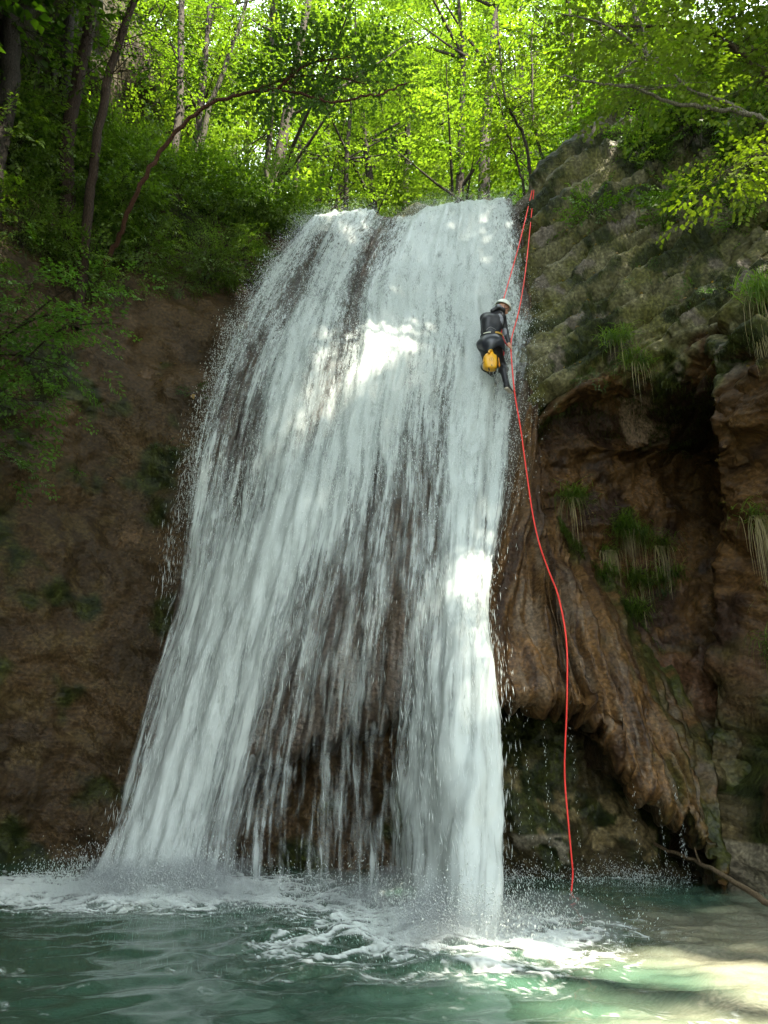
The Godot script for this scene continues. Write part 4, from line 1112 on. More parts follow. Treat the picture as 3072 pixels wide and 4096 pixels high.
	for a in [["slender sapling by the rope anchor, left of three", [3.5, 13.9, -14.0, 3.49, 14.16, -14.0, 3.39, 15.5, -14.0, 3.16, 16.36, -14.0, 2.96, 16.94, -14.0, 2.91, 19.5, -14.0], 0.045],
		["slender sapling by the rope anchor, middle of three", [3.45, 13.9, -14.6, 3.4, 14.81, -14.6, 3.27, 15.66, -14.6, 3.09, 16.54, -14.6, 2.7, 19.0, -14.6], 0.035],
		["slender sapling by the rope anchor, right of three", [4.1, 14.0, -14.6, 4.02, 15.16, -14.6, 3.83, 16.25, -14.6, 3.79, 17.37, -14.6, 3.95, 20.0, -14.6], 0.045],
		["dark trunk on the right slope above the pale leaf litter", [5.1, 15.0, -15.5, 5.21, 16.85, -15.5, 5.25, 18.76, -15.5, 5.29, 20.02, -15.5, 5.33, 23.2, -15.5], 0.07],
		["dark trunk further right on the slope, leaning left", [6.4, 15.5, -16.0, 6.39, 17.99, -16.0, 6.35, 20.18, -16.0, 6.31, 21.97, -16.0, 6.37, 24.3, -16.0], 0.085],
		["forked dark trunk behind the sunlit limb", [6.9, 15.2, -15.0, 6.91, 18.2, -15.0, 6.99, 19.42, -15.0, 6.94, 20.69, -15.0, 6.8, 23.1, -15.0], 0.10],
		["straight dark trunk behind the fork of the sunlit limb", [7.5, 15.2, -15.0, 7.68, 19.01, -15.0, 7.74, 20.01, -15.0, 7.81, 21.04, -15.0, 8.0, 23.1, -15.0], 0.09]]:
		limb("tree", a[0], "tree", a[1], a[2], a[2] * 0.55, Color(0.085, 0.068, 0.045), 60, 0.45, [0, 1, 2], 1.05, Color(0.06, 0.12, 0.016), br_hi, mats.leaf, hash(a[0]) % 1000, 0.0, 0.8)
	# shrubs over the slopes; four kinds, then copies
	var kinds: Array[Node3D] = []
	for k in 6:
		var t := base("shrub")
		var dark := k < 3
		put("foliage", shrub_mesh(200 + k, 0.75, 0.95, 130, 0.85, [4, 1, 5] if dark else [0, 1, 4], dk_lo if dark else Color(0.07, 0.15, 0.017), dk_hi if dark else Color(0.17, 0.27, 0.032)).mesh(), mats.leaf, t).set_meta("kind", "stuff")
		put("stems", stems_mesh(210 + k, 0.7, 0.9).mesh(), mats.bark, t)
		kinds.append(t)
	var used := [0, 0, 0, 0, 0, 0]
	var r := rng(33)
	var spots: Array = []                        # column and row of the rock's net, kind, size
	for k in 110: spots.append([r.randf_range(1.8, 7.4), r.randf_range(11.2, 13.8), r.randi_range(0, 2), r.randf_range(0.7, 1.5)])
	for k in 46: spots.append([r.randf_range(1.8, 6.4), r.randf_range(9.7, 11.4), r.randi_range(0, 2), r.randf_range(0.5, 0.95)])
	for k in 26: spots.append([r.randf_range(5.2, 7.6), r.randf_range(12.2, 14.3), r.randi_range(3, 5), r.randf_range(0.7, 1.3)])
	for k in 34: spots.append([r.randf_range(11.6, 15.8), r.randf_range(11.1, 12.4), r.randi_range(3, 5), r.randf_range(0.45, 1.0)])
	for k in 46: spots.append([r.randf_range(10.6, 16.4), r.randf_range(12.2, 13.9), r.randi_range(3, 5), r.randf_range(0.45, 1.0)])
	for k in 30: spots.append([r.randf_range(6.5, 11.0), r.randf_range(13.2, 14.9), r.randi_range(3, 5), r.randf_range(0.7, 1.6)])
	for a in spots:
		var p := cliff_net.at(a[0], a[1])
		if absf(p.x - 0.6) < 2.6 and p.z > -19.5: continue
		var k: int = a[2]
		var t: Node3D = kinds[k] if used[k] == 0 else copy(kinds[k])
		used[k] += 1
		t.position = p
		t.rotation = Vector3(0.35 if a[1] < 12.2 else 0.0, r.randf() * TAU, 0)
		t.scale = Vector3.ONE * float(a[3])
		var size: String = ["tiny", "small", "middling", "large", "very large"][clampi(int((float(a[3]) - 0.4) * 4.5), 0, 4)]
		if k < 3: tag(t, "%s dark leafy shrub %s, %s" % [size, "spilling over the rim of the left wall" if a[1] < 11.4 else "on the shaded left slope" if a[1] < 12.8 else "high on the left slope", "at the far left" if a[0] < 3.4 else "by the trunks" if a[0] < 4.8 else "under the arched sapling" if a[0] < 6.0 else "close to the falls"], "shrub", "dark shrubs on the left slope")
		elif p.x > 2.8: tag(t, "%s light green shrub %s, %s" % [size, "on the brow of the right rocks" if a[1] < 12.4 else "on the right slope" if a[1] < 13.2 else "high on the right slope", "by the rope anchor" if a[0] < 12.0 else "under the sunlit limb" if a[0] < 14.0 else "near the right edge"], "shrub", "green shrubs on the right slope")
		else: tag(t, "%s light green undergrowth shrub in the wood behind the falls, %s" % [size, "at the left" if p.x < -4.0 else "left of the stream" if p.x < 0.0 else "right of the stream"], "shrub", "green shrubs in the wood")
	# hanging grass and small plants on the right-hand rock
	tuft("green grass tuft with straw hanging left in the brown hollow, nearest the rope", 3.34, 5.87, 0.55, 1.0, 0.5, 301)
	tuft("grass tuft with a thick pale straw beard, highest in the middle of the hollow", 4.37, 5.66, 0.5, 0.7, 1.3, 302)
	tuft("pale straw tuft left of and below the bearded grass tuft", 4.01, 5.0, 0.4, 0.5, 1.2, 303)
	tuft("mixed green and straw tuft right of the bearded grass tuft", 4.93, 5.1, 0.45, 0.7, 0.8, 304)
	tuft("long hanging straw tuft furthest right in the hollow", 5.36, 4.81, 0.6, 0.5, 1.2, 305)
	tuft("broad lush green grass tuft along the foot of the hollow", 4.56, 4.5, 0.6, 1.4, 0.2, 306)
	tuft("grass tuft on the rock pillar at the right edge below the arch", 5.7, 3.69, 0.45, 0.9, 0.5, 307)
	tuft("small tuft with straw on the rim of the overhang right of the hollow", 5.46, 7.3, 0.35, 0.5, 0.9, 308)
	tuft("tall yellow green grass tuft painted as sunlit at the right edge under the twig", 5.62, 7.9, 0.8, 1.5, 0.6, 309, 1.3)
	tuft("drooping green tuft in the middle of the mossy ledges", 3.85, 8.3, 0.5, 1.0, 0.1, 310)
	tuft("dark green tuft on the lower edge of the mossy rock", 4.28, 7.75, 0.5, 1.0, 0.2, 311)
	tuft("thin grass tuft low on the right side of the apron", 5.44, 2.96, 0.5, 0.6, 0.6, 312)
	tuft("wispy tuft lowest on the right beside the apron", 5.23, 2.2, 0.4, 0.6, 0.4, 313)
	tuft("small green tuft left of the broad lush one", 3.95, 4.55, 0.4, 0.9, 0.1, 314)
	tuft("full green tuft between the two straw bearded ones in the hollow", 4.65, 5.35, 0.5, 1.5, 0.1, 315)
	tuft("green tuft just right of the broad lush one in the hollow", 5.0, 4.65, 0.5, 1.4, 0.2, 316)
	tuft("leafy green tuft above the pale straw tuft in the hollow", 4.15, 5.45, 0.45, 1.4, 0.1, 317)
	tuft("low green tuft on the upper edge of the apron flank", 4.3, 4.0, 0.5, 1.4, 0.1, 318)
	for a in [[4.15, 5.25, "small green fern between the straw tufts of the hollow"], [3.6, 7.6, "green fern cushion on the lower edge of the ledges"], [4.9, 4.4, "small fern right of the lush grass in the hollow"], [-3.6, 8.2, "small dark fern on a ledge of the left wall"], [-4.0, 6.9, "small dark fern low on the left wall"], [4.6, 9.6, "fern tuft high on the mossy buttress"], [5.1, 8.9, "fern tuft near the right edge of the buttress"]]:
		var p := on_cliff(a[0], a[1], 0.08)
		var t := base("fern", p)
		tag(t, a[2], "fern")
		put("fronds", shrub_mesh(hash(a[2]) % 999, 0.24, 0.22, 26, 0.42, [5, 4], Color(0.03, 0.075, 0.02), Color(0.07, 0.14, 0.03)).mesh(), mats.leaf, t).set_meta("kind", "stuff")
	# moss that hangs in fringes over the right-hand ledges
	var ms := Buf.new()
	var rr := rng(88)
	var all := cliff.v.size()
	var made := 0
	while made < 15000:
		var q := rr.randi() % all
		var p := cliff.v[q]
		if p.x < 2.2 or p.y < 6.9 or p.z < -15.0: continue
		if noise.mid.get_noise_3dv(p * 0.9) + 0.35 * noise.fine.get_noise_3dv(p * 1.7) < 0.04: continue
		var c := Color(0.035, 0.060, 0.012).lerp(Color(0.10, 0.115, 0.022), rr.randf())
		blade(ms, p - cliff.n[q] * 0.01, (cliff.n[q] + Vector3(rr.randfn(), rr.randfn(), rr.randfn()) * 0.5).normalized(), rr.randf_range(0.03, 0.09), 0.006, rr.randf_range(0.3, 1.4), c, c)
		made += 1
	for k in 2600:                               # along the upper edge of the apron's flank
		var uu := rr.randf_range(8.6, 11.8)
		var at := apron_net.at(uu, rr.randf_range(0.7, 1.9))
		var c := Color(0.08, 0.15, 0.02).lerp(Color(0.20, 0.29, 0.05), rr.randf())
		blade(ms, at + Vector3(0.05, 0.05, 0.12), Vector3(rr.randfn(0, 0.5), rr.randf_range(0.0, 0.9), absf(rr.randfn(0.5, 0.3))).normalized(), rr.randf_range(0.06, 0.17), 0.006, rr.randf_range(0.5, 1.5), c, c)
	tag(put("moss", ms.mesh(), mats.leaf), "green moss hanging over the ledges of the right-hand rock", "", "", "stuff")
	# fallen leaves on ledges and banks
	var fl := Buf.new()
	made = 0
	while made < 1500:
		var q := rr.randi() % all
		var p := cliff.v[q]
		if cliff.n[q].y < 0.45 or p.y < 5.0 or p.z < -17.0: continue
		leaf(fl, p + cliff.n[q] * 0.01, Vector3(rr.randfn(), 0.1, rr.randfn()).normalized(), cliff.n[q], rr.randf_range(0.05, 0.09), 0.05, 1.0)
		var c := Color(0.16, 0.085, 0.035).lerp(Color(0.30, 0.20, 0.11), rr.randf())
		for k in 4: fl.c[-1 - k] = c
		made += 1
	tag(put("fallen_leaves", fl.mesh(), mats.leaf), "brown fallen leaves lying on the ledges and banks", "", "", "stuff")
	var lf := Buf.new()
	leaf(lf, Vector3.ZERO, Vector3(0.3, -1, 0.2).normalized(), Vector3(0, 0.2, 1), 0.13, 0.11, 1.0)
	for k in 4: lf.c[k] = Color(0.36, 0.22, 0.09)
	var pl := on_cliff(-3.6, 8.0, 0.08)
	var o := put("fallen_leaf", lf.mesh(), mats.leaf)
	o.position = pl + Vector3(0, 0.05, 0.03)
	tag(o, "tan fallen leaf stuck to the dark wall left of the falls", "leaf")
	# driftwood
	var st := base("driftwood", Vector3(3.6, 0.40, -11.3))
	tag(st, "long bare stick slanting from the rock into the pool at lower right", "branch")
	var w := Buf.new()
	var sp := spline(path([3.6, 0.45, -11.3, 3.75, 0.36, -10.7, 3.89, 0.28, -10.0, 3.86, 0.22, -9.0, 3.8, 0.14, -8.1, 3.77, 0.0, -7.2], Vector3(3.6, 0.40, -11.3)), 6)
	for k in sp.size(): sp[k] += Vector3(rr.randfn(0, 0.008), rr.randfn(0, 0.008), 0)
	w.tube(sp, taper(sp.size(), 0.018, 0.038), 8, Color(0.40, 0.29, 0.17))
	put("stick", w.mesh(), mats.bark, st)
	var kn := Buf.new()
	kn.tube([sp[12], sp[12] + Vector3(-0.05, 0.12, 0.03), sp[12] + Vector3(-0.06, 0.2, 0.03)], [0.014, 0.01, 0.004], 5, Color(0.40, 0.29, 0.17))
	put("broken_twig", kn.mesh(), mats.bark, st)

# ---------- rope ----------
func build_ropes() -> void:
	var m := mat("rope_red", Color(0.80, 0.045, 0.035), 0.55)
	var t := base("climbing_rope", Vector3(3.4, 13.8, -13.6))
	tag(t, "doubled red rope from the rock at the lip down past the person into the pool", "rope")
	var o := t.position
	for a in [[3.39, 13.85, -13.6, 2.76, 11.47, -12.6, 2.13, 9.26, -11.45, 2.10, 8.9, -11.42, 2.05, 8.47, -11.27],
		[3.4, 13.78, -13.55, 3.09, 12.13, -12.95, 2.75, 10.46, -12.2, 2.46, 9.26, -11.6, 2.25, 8.56, -11.25, 2.18, 8.25, -11.13, 2.17, 7.84, -11.1, 2.17, 7.23, -11.0, 2.2, 6.52, -10.85, 2.24, 5.73, -10.8, 2.27, 5.03, -10.7, 2.31, 4.51, -10.55, 2.33, 4.0, -10.15, 2.36, 3.59, -9.85, 2.34, 2.95, -9.52, 2.30, 2.23, -9.55, 2.25, 1.37, -9.75, 2.26, 0.79, -9.8, 2.28, 0.34, -9.85, 2.29, 0.17, -9.9, 2.24, -0.1, -9.9]]:
		var b := Buf.new()
		var pts := spline(path(a, o), 8)
		b.tube(pts, taper(pts.size(), 0.0115, 0.0115), 8)
		put("strand", b.mesh(), m, t)
	# anchor: sling, ring and bolt plate on the rock
	var an := base("rope_anchor", Vector3(3.42, 13.9, -13.62))
	tag(an, "small metal anchor plate with ring at the top of the red rope", "anchor")
	var steel := mat("steel", Color(0.55, 0.55, 0.57), 0.35)
	steel.metallic = 0.9
	var ring := TorusMesh.new()
	ring.inner_radius = 0.02; ring.outer_radius = 0.032; ring.rings = 20; ring.ring_segments = 8
	put("ring", ring, steel, an).rotation_degrees = Vector3(80, 20, 0)
	var plate := Buf.new()
	plate.tube([Vector3(0, 0.03, -0.12), Vector3(0, 0.03, -0.02), Vector3(0, 0.0, 0.0)], [0.02, 0.018, 0.012], 8)
	put("bolt", plate.mesh(), steel, an)

# ---------- figure: joined distance fields meshed as surface nets ----------
func capsule(p: Vector3, a: Vector3, b: Vector3, ra: float, rb: float) -> float:
	var d := b - a
	var t := clampf((p - a).dot(d) / maxf(d.length_squared(), 1e-6), 0.0, 1.0)
	return p.distance_to(a + d * t) - lerpf(ra, rb, t)

func blend(a: float, b: float, k: float) -> float:
	var h := clampf(0.5 + 0.5 * (b - a) / k, 0.0, 1.0)
	return lerpf(b, a, h) - k * h * (1.0 - h)

# bones: [a, b, radius at a, radius at b] and optionally a scale (Vector3) that flattens the limb about its middle
func flesh(out: Buf, bones: Array, cell: float, k: float, tint: Callable) -> void:
	var lo := Vector3.ONE * 1e9
	var hi := -lo
	for b in bones:
		var m: float = maxf(b[2], b[3]) + k + cell * 2.0
		for e in 2:
			lo = lo.min(b[e] - Vector3.ONE * m)
			hi = hi.max(b[e] + Vector3.ONE * m)
	var n := Vector3i(((hi - lo) / cell).ceil()) + Vector3i.ONE
	var f := PackedFloat32Array()
	f.resize(n.x * n.y * n.z)
	f.fill(1.0)
	var sx := 1; var sy := n.x; var sz := n.x * n.y
	for b in bones:
		var a: Vector3 = b[0]; var c: Vector3 = b[1]
		var m: float = maxf(b[2], b[3]) + k + cell * 2.0
		var l := Vector3i(((a.min(c) - Vector3.ONE * m - lo) / cell).floor()).clamp(Vector3i.ZERO, n - Vector3i.ONE)
		var h := Vector3i(((a.max(c) + Vector3.ONE * m - lo) / cell).ceil()).clamp(Vector3i.ZERO, n - Vector3i.ONE)
		var flat: Vector3 = b[4] if b.size() > 4 else Vector3.ONE
		var mid := (a + c) * 0.5
		for z in range(l.z, h.z + 1):
			for y in range(l.y, h.y + 1):
				for x in range(l.x, h.x + 1):
					var q := x + y * sy + z * sz
					var p := lo + Vector3(x, y, z) * cell
					var d: float
					if b.size() > 4: d = capsule(mid + (p - mid) / flat, a, c, b[2], b[3]) * flat[flat.min_axis_index()]
					else: d = capsule(p, a, c, b[2], b[3])
					f[q] = blend(f[q], d, k)
	var at := {}
	var corner := [0, sx, sy, sx + sy, sz, sx + sz, sy + sz, sx + sy + sz]
	var first := out.v.size()
	for z in n.z - 1:
		for y in n.y - 1:
			for x in n.x - 1:
				var q := x + y * sy + z * sz
				var inside := 0
				for e in 8:
					if f[q + corner[e]] < 0.0: inside += 1
				if inside == 0 or inside == 8: continue
				var sum := Vector3.ZERO
				var cnt := 0
				for e in 8:
					for ax in 3:
						if e & (1 << ax): continue
						var va := f[q + corner[e]]
						var vb := f[q + corner[e | (1 << ax)]]
						if (va < 0.0) == (vb < 0.0): continue
						var p := Vector3(e & 1, (e >> 1) & 1, (e >> 2) & 1)
						p[ax] += va / (va - vb)
						sum += p
						cnt += 1
				at[q] = out.v.size()
				out.v.append(lo + (Vector3(x, y, z) + sum / cnt) * cell)
	var axes := [[sx, sy, sz], [sy, sz, sx], [sz, sx, sy]]
	for q in at:
		for ax in axes:
			if (f[q] < 0.0) == (f[q + ax[0]] < 0.0): continue
			var b1: int = q - ax[1]; var b2: int = q - ax[2]; var b3: int = q - ax[1] - ax[2]
			if not (at.has(b1) and at.has(b2) and at.has(b3)): continue
			if f[q] < 0.0: out.i.append_array([at[q], at[b2], at[b3], at[q], at[b3], at[b1]])
			else: out.i.append_array([at[q], at[b3], at[b2], at[q], at[b1], at[b3]])
	for q in range(first, out.v.size()): out.c.append(tint.call(out.v[q]))

func build_person() -> void:
	var o := Vector3(1.8, 8.2, -10.95)           # hips
	var t := base("person", o)
	tag(t, "person in black wetsuit and white helmet hanging on the red rope beside the falls", "person")
	var J := {"pelvis": Vector3(1.79, 8.18, -10.95), "waist": Vector3(1.82, 8.36, -10.96), "chest": Vector3(1.86, 8.62, -11.0), "neck": Vector3(1.99, 8.84, -11.04), "head": Vector3(2.075, 8.95, -11.1),
		"rsh": Vector3(2.05, 8.74, -11.06), "relb": Vector3(2.105, 8.50, -11.14), "rwri": Vector3(2.15, 8.27, -11.12), "rhand": Vector3(2.165, 8.205, -11.12),
		"lsh": Vector3(1.72, 8.72, -11.03), "lelb": Vector3(1.74, 8.56, -11.24), "lwri": Vector3(1.97, 8.60, -11.33), "lhand": Vector3(2.04, 8.62, -11.36),
		"rhip": Vector3(1.895, 8.15, -10.99), "rknee": Vector3(2.03, 7.93, -11.25), "rank": Vector3(2.065, 7.48, -11.13), "rtoe": Vector3(2.15, 7.415, -11.25), "rheel": Vector3(2.055, 7.415, -11.09),
		"lhip": Vector3(1.70, 8.14, -10.97), "lknee": Vector3(1.79, 7.95, -11.30), "lank": Vector3(1.87, 7.72, -11.40), "ltoe": Vector3(1.93, 7.70, -11.52), "lheel": Vector3(1.86, 7.66, -11.38)}
	for k in J: J[k] -= o
	var black := Color(0.012, 0.013, 0.016)
	var grey := Color(0.24, 0.245, 0.28)
	var skin := Color(0.46, 0.235, 0.16)
	var w: Vector3 = J.rsh - J.lsh
	var bones := [
		[J.lhip, J.rhip, 0.125, 0.125], [J.pelvis, J.waist, 0.145, 0.132], [J.pelvis + Vector3(0, 0.0, 0.04), J.pelvis + Vector3(0.02, 0, 0.05), 0.13, 0.13],
		[J.waist + w * -0.12, J.chest + w * -0.2, 0.115, 0.125], [J.waist + w * 0.12, J.chest + w * 0.2, 0.115, 0.125],
		[J.lsh + w * 0.14, J.rsh - w * 0.14, 0.098, 0.098], [J.chest + w * -0.16, J.chest + w * 0.16, 0.13, 0.13], [J.chest, J.neck, 0.10, 0.062],
		[J.rsh, J.relb, 0.064, 0.048], [J.relb, J.rwri, 0.047, 0.033], [J.lsh, J.lelb, 0.064, 0.048], [J.lelb, J.lwri, 0.047, 0.033],
		[J.rhip, J.rknee, 0.098, 0.064], [J.rknee, J.rknee.lerp(J.rank, 0.3) + Vector3(0, 0, 0.015), 0.060, 0.064], [J.rknee.lerp(J.rank, 0.3) + Vector3(0, 0, 0.015), J.rank, 0.062, 0.043],
		[J.lhip, J.lknee, 0.098, 0.064], [J.lknee, J.lank, 0.062, 0.043],
		[J.neck, J.head + Vector3(-0.01, -0.02, 0.0), 0.058, 0.06]]
	var panel := func(p: Vector3) -> Color:
		# grey stretch panels under the arm, along the forearm, the outer back and the shin
		var c := black
		var s: Vector3 = J.rsh + Vector3(-0.07, -0.11, 0.06)
		if ((p - s) * Vector3(1.0, 0.52, 0.6)).length() < 0.072: c = grey
		var e: Vector3 = J.relb + Vector3(-0.025, -0.005, 0.03)
		if ((p - e) * Vector3(1.0, 0.6, 0.6)).length() < 0.042: c = grey
		if capsule(p, s + Vector3(0.02, -0.08, 0.02), e, 0.016, 0.016) < 0.0: c = grey
		if ((p - (J.lsh + Vector3(-0.09, -0.16, 0.0))) * Vector3(1.0, 0.45, 0.7)).length() < 0.06: c = Color(0.10, 0.11, 0.15)
		var shin: Vector3 = J.rknee.lerp(J.rank, 0.45) + Vector3(0.055, 0, 0.02)
		if ((p - shin) * Vector3(1.0, 0.22, 0.8)).length() < 0.045: c = Color(0.085, 0.085, 0.09)
		return c
	var body := Buf.new()
	flesh(body, bones, 0.0125, 0.035, panel)
	# head: turned to the right and bowed; face with brow, nose, lips, chin, ear
	var fw := Vector3(0.80, -0.42, -0.32).normalized()        # where the face looks
	var rt := fw.cross(Vector3.UP).normalized()
	var up := rt.cross(fw).normalized()
	var h: Vector3 = J.head
	var hp := func(f: float, u: float, s: float) -> Vector3: return h + fw * f + up * u + rt * s
	var hb := [[hp.call(-0.025, 0.035, 0), hp.call(0.02, 0.045, 0), 0.082, 0.078], [hp.call(0.0, 0.0, 0), hp.call(0.04, -0.05, 0), 0.070, 0.052],
		[hp.call(0.055, -0.085, -0.012), hp.call(0.055, -0.085, 0.012), 0.026, 0.026], [hp.call(0.035, -0.075, -0.04), hp.call(0.0, -0.045, -0.055), 0.026, 0.03], [hp.call(0.035, -0.075, 0.04), hp.call(0.0, -0.045, 0.055), 0.026, 0.03],
		[hp.call(0.085, 0.012, 0), hp.call(0.102, -0.022, 0), 0.010, 0.014], [hp.call(0.095, -0.026, -0.010), hp.call(0.095, -0.026, 0.010), 0.009, 0.009],
		[hp.call(0.078, 0.028, -0.035), hp.call(0.078, 0.028, 0.035), 0.014, 0.014], [hp.call(0.085, -0.050, -0.018), hp.call(0.085, -0.050, 0.018), 0.008, 0.008], [hp.call(0.082, -0.061, -0.016), hp.call(0.082, -0.061, 0.016), 0.009, 0.009],
		[hp.call(0.06, -0.01, -0.045), hp.call(0.05, -0.03, -0.05), 0.02, 0.018], [hp.call(0.06, -0.01, 0.045), hp.call(0.05, -0.03, 0.05), 0.02, 0.018],
		[hp.call(-0.01, 0.012, -0.082), hp.call(-0.012, -0.03, -0.078), 0.013, 0.009], [hp.call(-0.01, 0.012, 0.082), hp.call(-0.012, -0.03, 0.078), 0.013, 0.009]]
	flesh(body, hb, 0.0045, 0.012, func(p: Vector3) -> Color:
		if p.distance_to(hp.call(0.088, -0.055, 0.0)) < 0.02 and absf((p - h).dot(up) + 0.055) < 0.007: return Color(0.40, 0.13, 0.10)
		if p.distance_to(hp.call(0.082, 0.008, -0.032)) < 0.011 or p.distance_to(hp.call(0.082, 0.008, 0.032)) < 0.011: return Color(0.05, 0.035, 0.03)
		return skin)
	# hands, closed on the rope: palm, four fingers in three joints, thumb
	for side in 2:
		var wr: Vector3 = J.rwri if side == 0 else J.lwri
		var gr: Vector3 = J.rhand if side == 0 else J.lhand
		var axis := Vector3(-0.02, 1, 0.05).normalized() if side == 0 else Vector3(0.3, 1, -0.05).normalized()     # the rope through the fist
		var d := (gr - wr).normalized()
		d = (d - axis * d.dot(axis) * 0.75).normalized()
		var across := d.cross(axis).normalized()
		var palm := gr - d * 0.012 + across * 0.022
		var bs := [[wr, palm - d * 0.03, 0.031, 0.030], [palm - d * 0.03 + axis * 0.022, palm + d * 0.018 + axis * 0.026, 0.019, 0.015], [palm - d * 0.03 - axis * 0.022, palm + d * 0.018 - axis * 0.026, 0.019, 0.015], [palm - d * 0.02, palm + d * 0.018, 0.020, 0.016]]
		for k in 4:
			var up1 := axis * (0.030 - 0.0195 * k)
			var long: float = [0.92, 1.0, 0.95, 0.78][k]
			var p0 := palm + d * 0.022 + up1
			var p1 := p0 + (d * 0.024 - across * 0.012) * long
			var p2 := p1 + (-across * 0.024 - d * 0.006) * long
			var p3 := p2 + (-d * 0.020 + across * 0.002) * long
			bs.append([p0, p1, 0.0095, 0.009]); bs.append([p1, p2, 0.009, 0.008]); bs.append([p2, p3, 0.008, 0.007])
		var th := palm - d * 0.022 + axis * 0.030
		bs.append([th, th + axis * 0.022 + d * 0.012 - across * 0.018, 0.013, 0.0105])
		bs.append([th + axis * 0.022 + d * 0.012 - across * 0.018, th + axis * 0.020 + d * 0.032 - across * 0.034, 0.0105, 0.008])
		flesh(body, bs, 0.0042, 0.007, func(_p: Vector3) -> Color: return skin)
	body.smooth()
	var bm := mat("wetsuit_and_skin", Color.WHITE, 0.48, true)
	put("body", body.mesh(), bm, t)
	# helmet
	var hc: Vector3 = hp.call(-0.012, 0.048, 0)
	var hel := Buf.new()
	var rings := 14
	var around := 28
	for layer in 2:
		for j in rings + 1:
			for s in around:
				var a := TAU * s / around
				var low := lerpf(1.72, 1.50, 0.5 + 0.5 * cos(a)) + 0.10 * sin(a) * sin(a)
				var th2 := low * j / rings
				var rr := 0.130 - 0.010 * layer
				var p := Vector3(cos(a) * sin(th2) * (rr + 0.014), cos(th2) * rr, sin(a) * sin(th2) * (rr - 0.004))
				if layer == 0 and j == rings: p *= 1.03
				hel.v.append(hc + fw * p.x + up * p.y + rt * p.z)
	var lay := (rings + 1) * around
	for j in rings:
		for s in around:
			var a := j * around + s; var b := j * around + (s + 1) % around
			hel.i.append_array([a, a + around, b, b, a + around, b + around])
			hel.i.append_array([lay + a, lay + b, lay + a + around, lay + b, lay + b + around, lay + a + around])
	for s in around:
		var a := rings * around + s; var b := rings * around + (s + 1) % around
		hel.i.append_array([a, lay + a, b, b, lay + a, lay + b])
	hel.smooth()
	var shell := mat("helmet_shell", Color(0.74, 0.76, 0.70), 0.28)
	var cap := put("helmet", hel.mesh(), shell, t)
	var knob := Buf.new()
	var kp: Vector3 = hc + (rt * 0.62 * -1.0 + up * 0.60 - fw * 0.25).normalized() * 0.131
	knob.tube([kp - (kp - hc).normalized() * 0.004, kp + (kp - hc).normalized() * 0.004], [0.012, 0.010], 10)
	var gm := mat("grey_rubber", Color(0.22, 0.23, 0.22), 0.6)
	put("vent", knob.mesh(), gm, cap)
	var strap := Buf.new()
	for s in [-1.0, 1.0]:
		strap.tube(spline([hp.call(-0.03, 0.0, s * 0.088), hp.call(0.01, -0.05, s * 0.078), hp.call(0.045, -0.108, s * 0.02)], 5), taper(11, 0.0055, 0.0055), 5)
		strap.tube(spline([hp.call(0.06, 0.02, s * 0.075), hp.call(0.03, -0.03, s * 0.080), hp.call(0.01, -0.05, s * 0.078)], 5), taper(11, 0.0055, 0.0055), 5)
	var dark := mat("black_webbing", Color(0.012, 0.012, 0.014), 0.6)
	put("chin_strap", strap.mesh(), dark, cap)
	# hood folded down behind the neck
	var hood := Buf.new()
	flesh(hood, [[J.neck + Vector3(-0.12, -0.01, 0.06), J.neck + Vector3(-0.02, 0.055, 0.085), 0.035, 0.042], [J.neck + Vector3(-0.02, 0.055, 0.085), J.neck + Vector3(0.07, 0.015, 0.05), 0.042, 0.034], [J.neck + Vector3(-0.12, -0.01, 0.06), J.neck + Vector3(-0.09, -0.03, -0.02), 0.035, 0.034], [J.neck + Vector3(0.07, 0.015, 0.05), J.neck + Vector3(0.08, -0.01, -0.02), 0.034, 0.03]], 0.009, 0.02, func(p: Vector3) -> Color:
		return Color(0.20, 0.21, 0.24) if absf(p.x - J.neck.x + 0.0) < 0.045 and p.y > J.neck.y + 0.035 else black)
	hood.smooth()
	put("hood", hood.mesh(), bm, t)
	# pale seams on the back
	var seam := Buf.new()
	var bk: Vector3 = J.waist
	seam.tube(spline([J.neck + Vector3(0.0, -0.03, 0.085), J.neck + Vector3(0.05, -0.06, 0.08), J.rsh + Vector3(-0.06, -0.06, 0.095)], 5), taper(11, 0.004, 0.004), 5)
	seam.tube(spline([bk + Vector3(-0.10, -0.01, 0.135), bk + Vector3(-0.03, 0.045, 0.145), bk + Vector3(0.06, 0.0, 0.137)], 5), taper(11, 0.003, 0.003), 5)
	put("seam", seam.mesh(), mat("seam_grey", Color(0.30, 0.29, 0.29), 0.7), t)
	# harness: waist belt, tie-in, leg loop, seat guard
	var har := Node3D.new()
	har.name = "harness"
	t.add_child(har)
	var belt_at := func(a: float, y: float, grow: float) -> Vector3: return J.waist + Vector3(sin(a) * (0.178 + grow), y, cos(a) * (0.142 + grow) + 0.0)
	var band := func(a0: float, a1: float, y0: float, y1: float, grow: float, high: float) -> Buf:
		var b := Buf.new()
		for k in 25:
			var f := k / 24.0
			var a := lerpf(a0, a1, f)
			for q in [[grow, high], [grow + 0.006, high], [grow + 0.006, -high], [grow, -high]]: b.v.append(belt_at.call(a, lerpf(y0, y1, f) + q[1], q[0]))
		for k in 24:
			for s in 4:
				var i0 := k * 4 + s; var i1 := k * 4 + (s + 1) % 4
				b.i.append_array([i0, i0 + 4, i1, i1, i0 + 4, i1 + 4])
		b.smooth()
		return b
	put("belt", band.call(-PI, PI, -0.06, -0.06, 0.004, 0.018).mesh(), dark, har)
	put("buckle_band", band.call(0.25, 1.35, -0.06, -0.05, 0.011, 0.017).mesh(), mat("ochre_webbing", Color(0.42, 0.25, 0.045), 0.7), har)
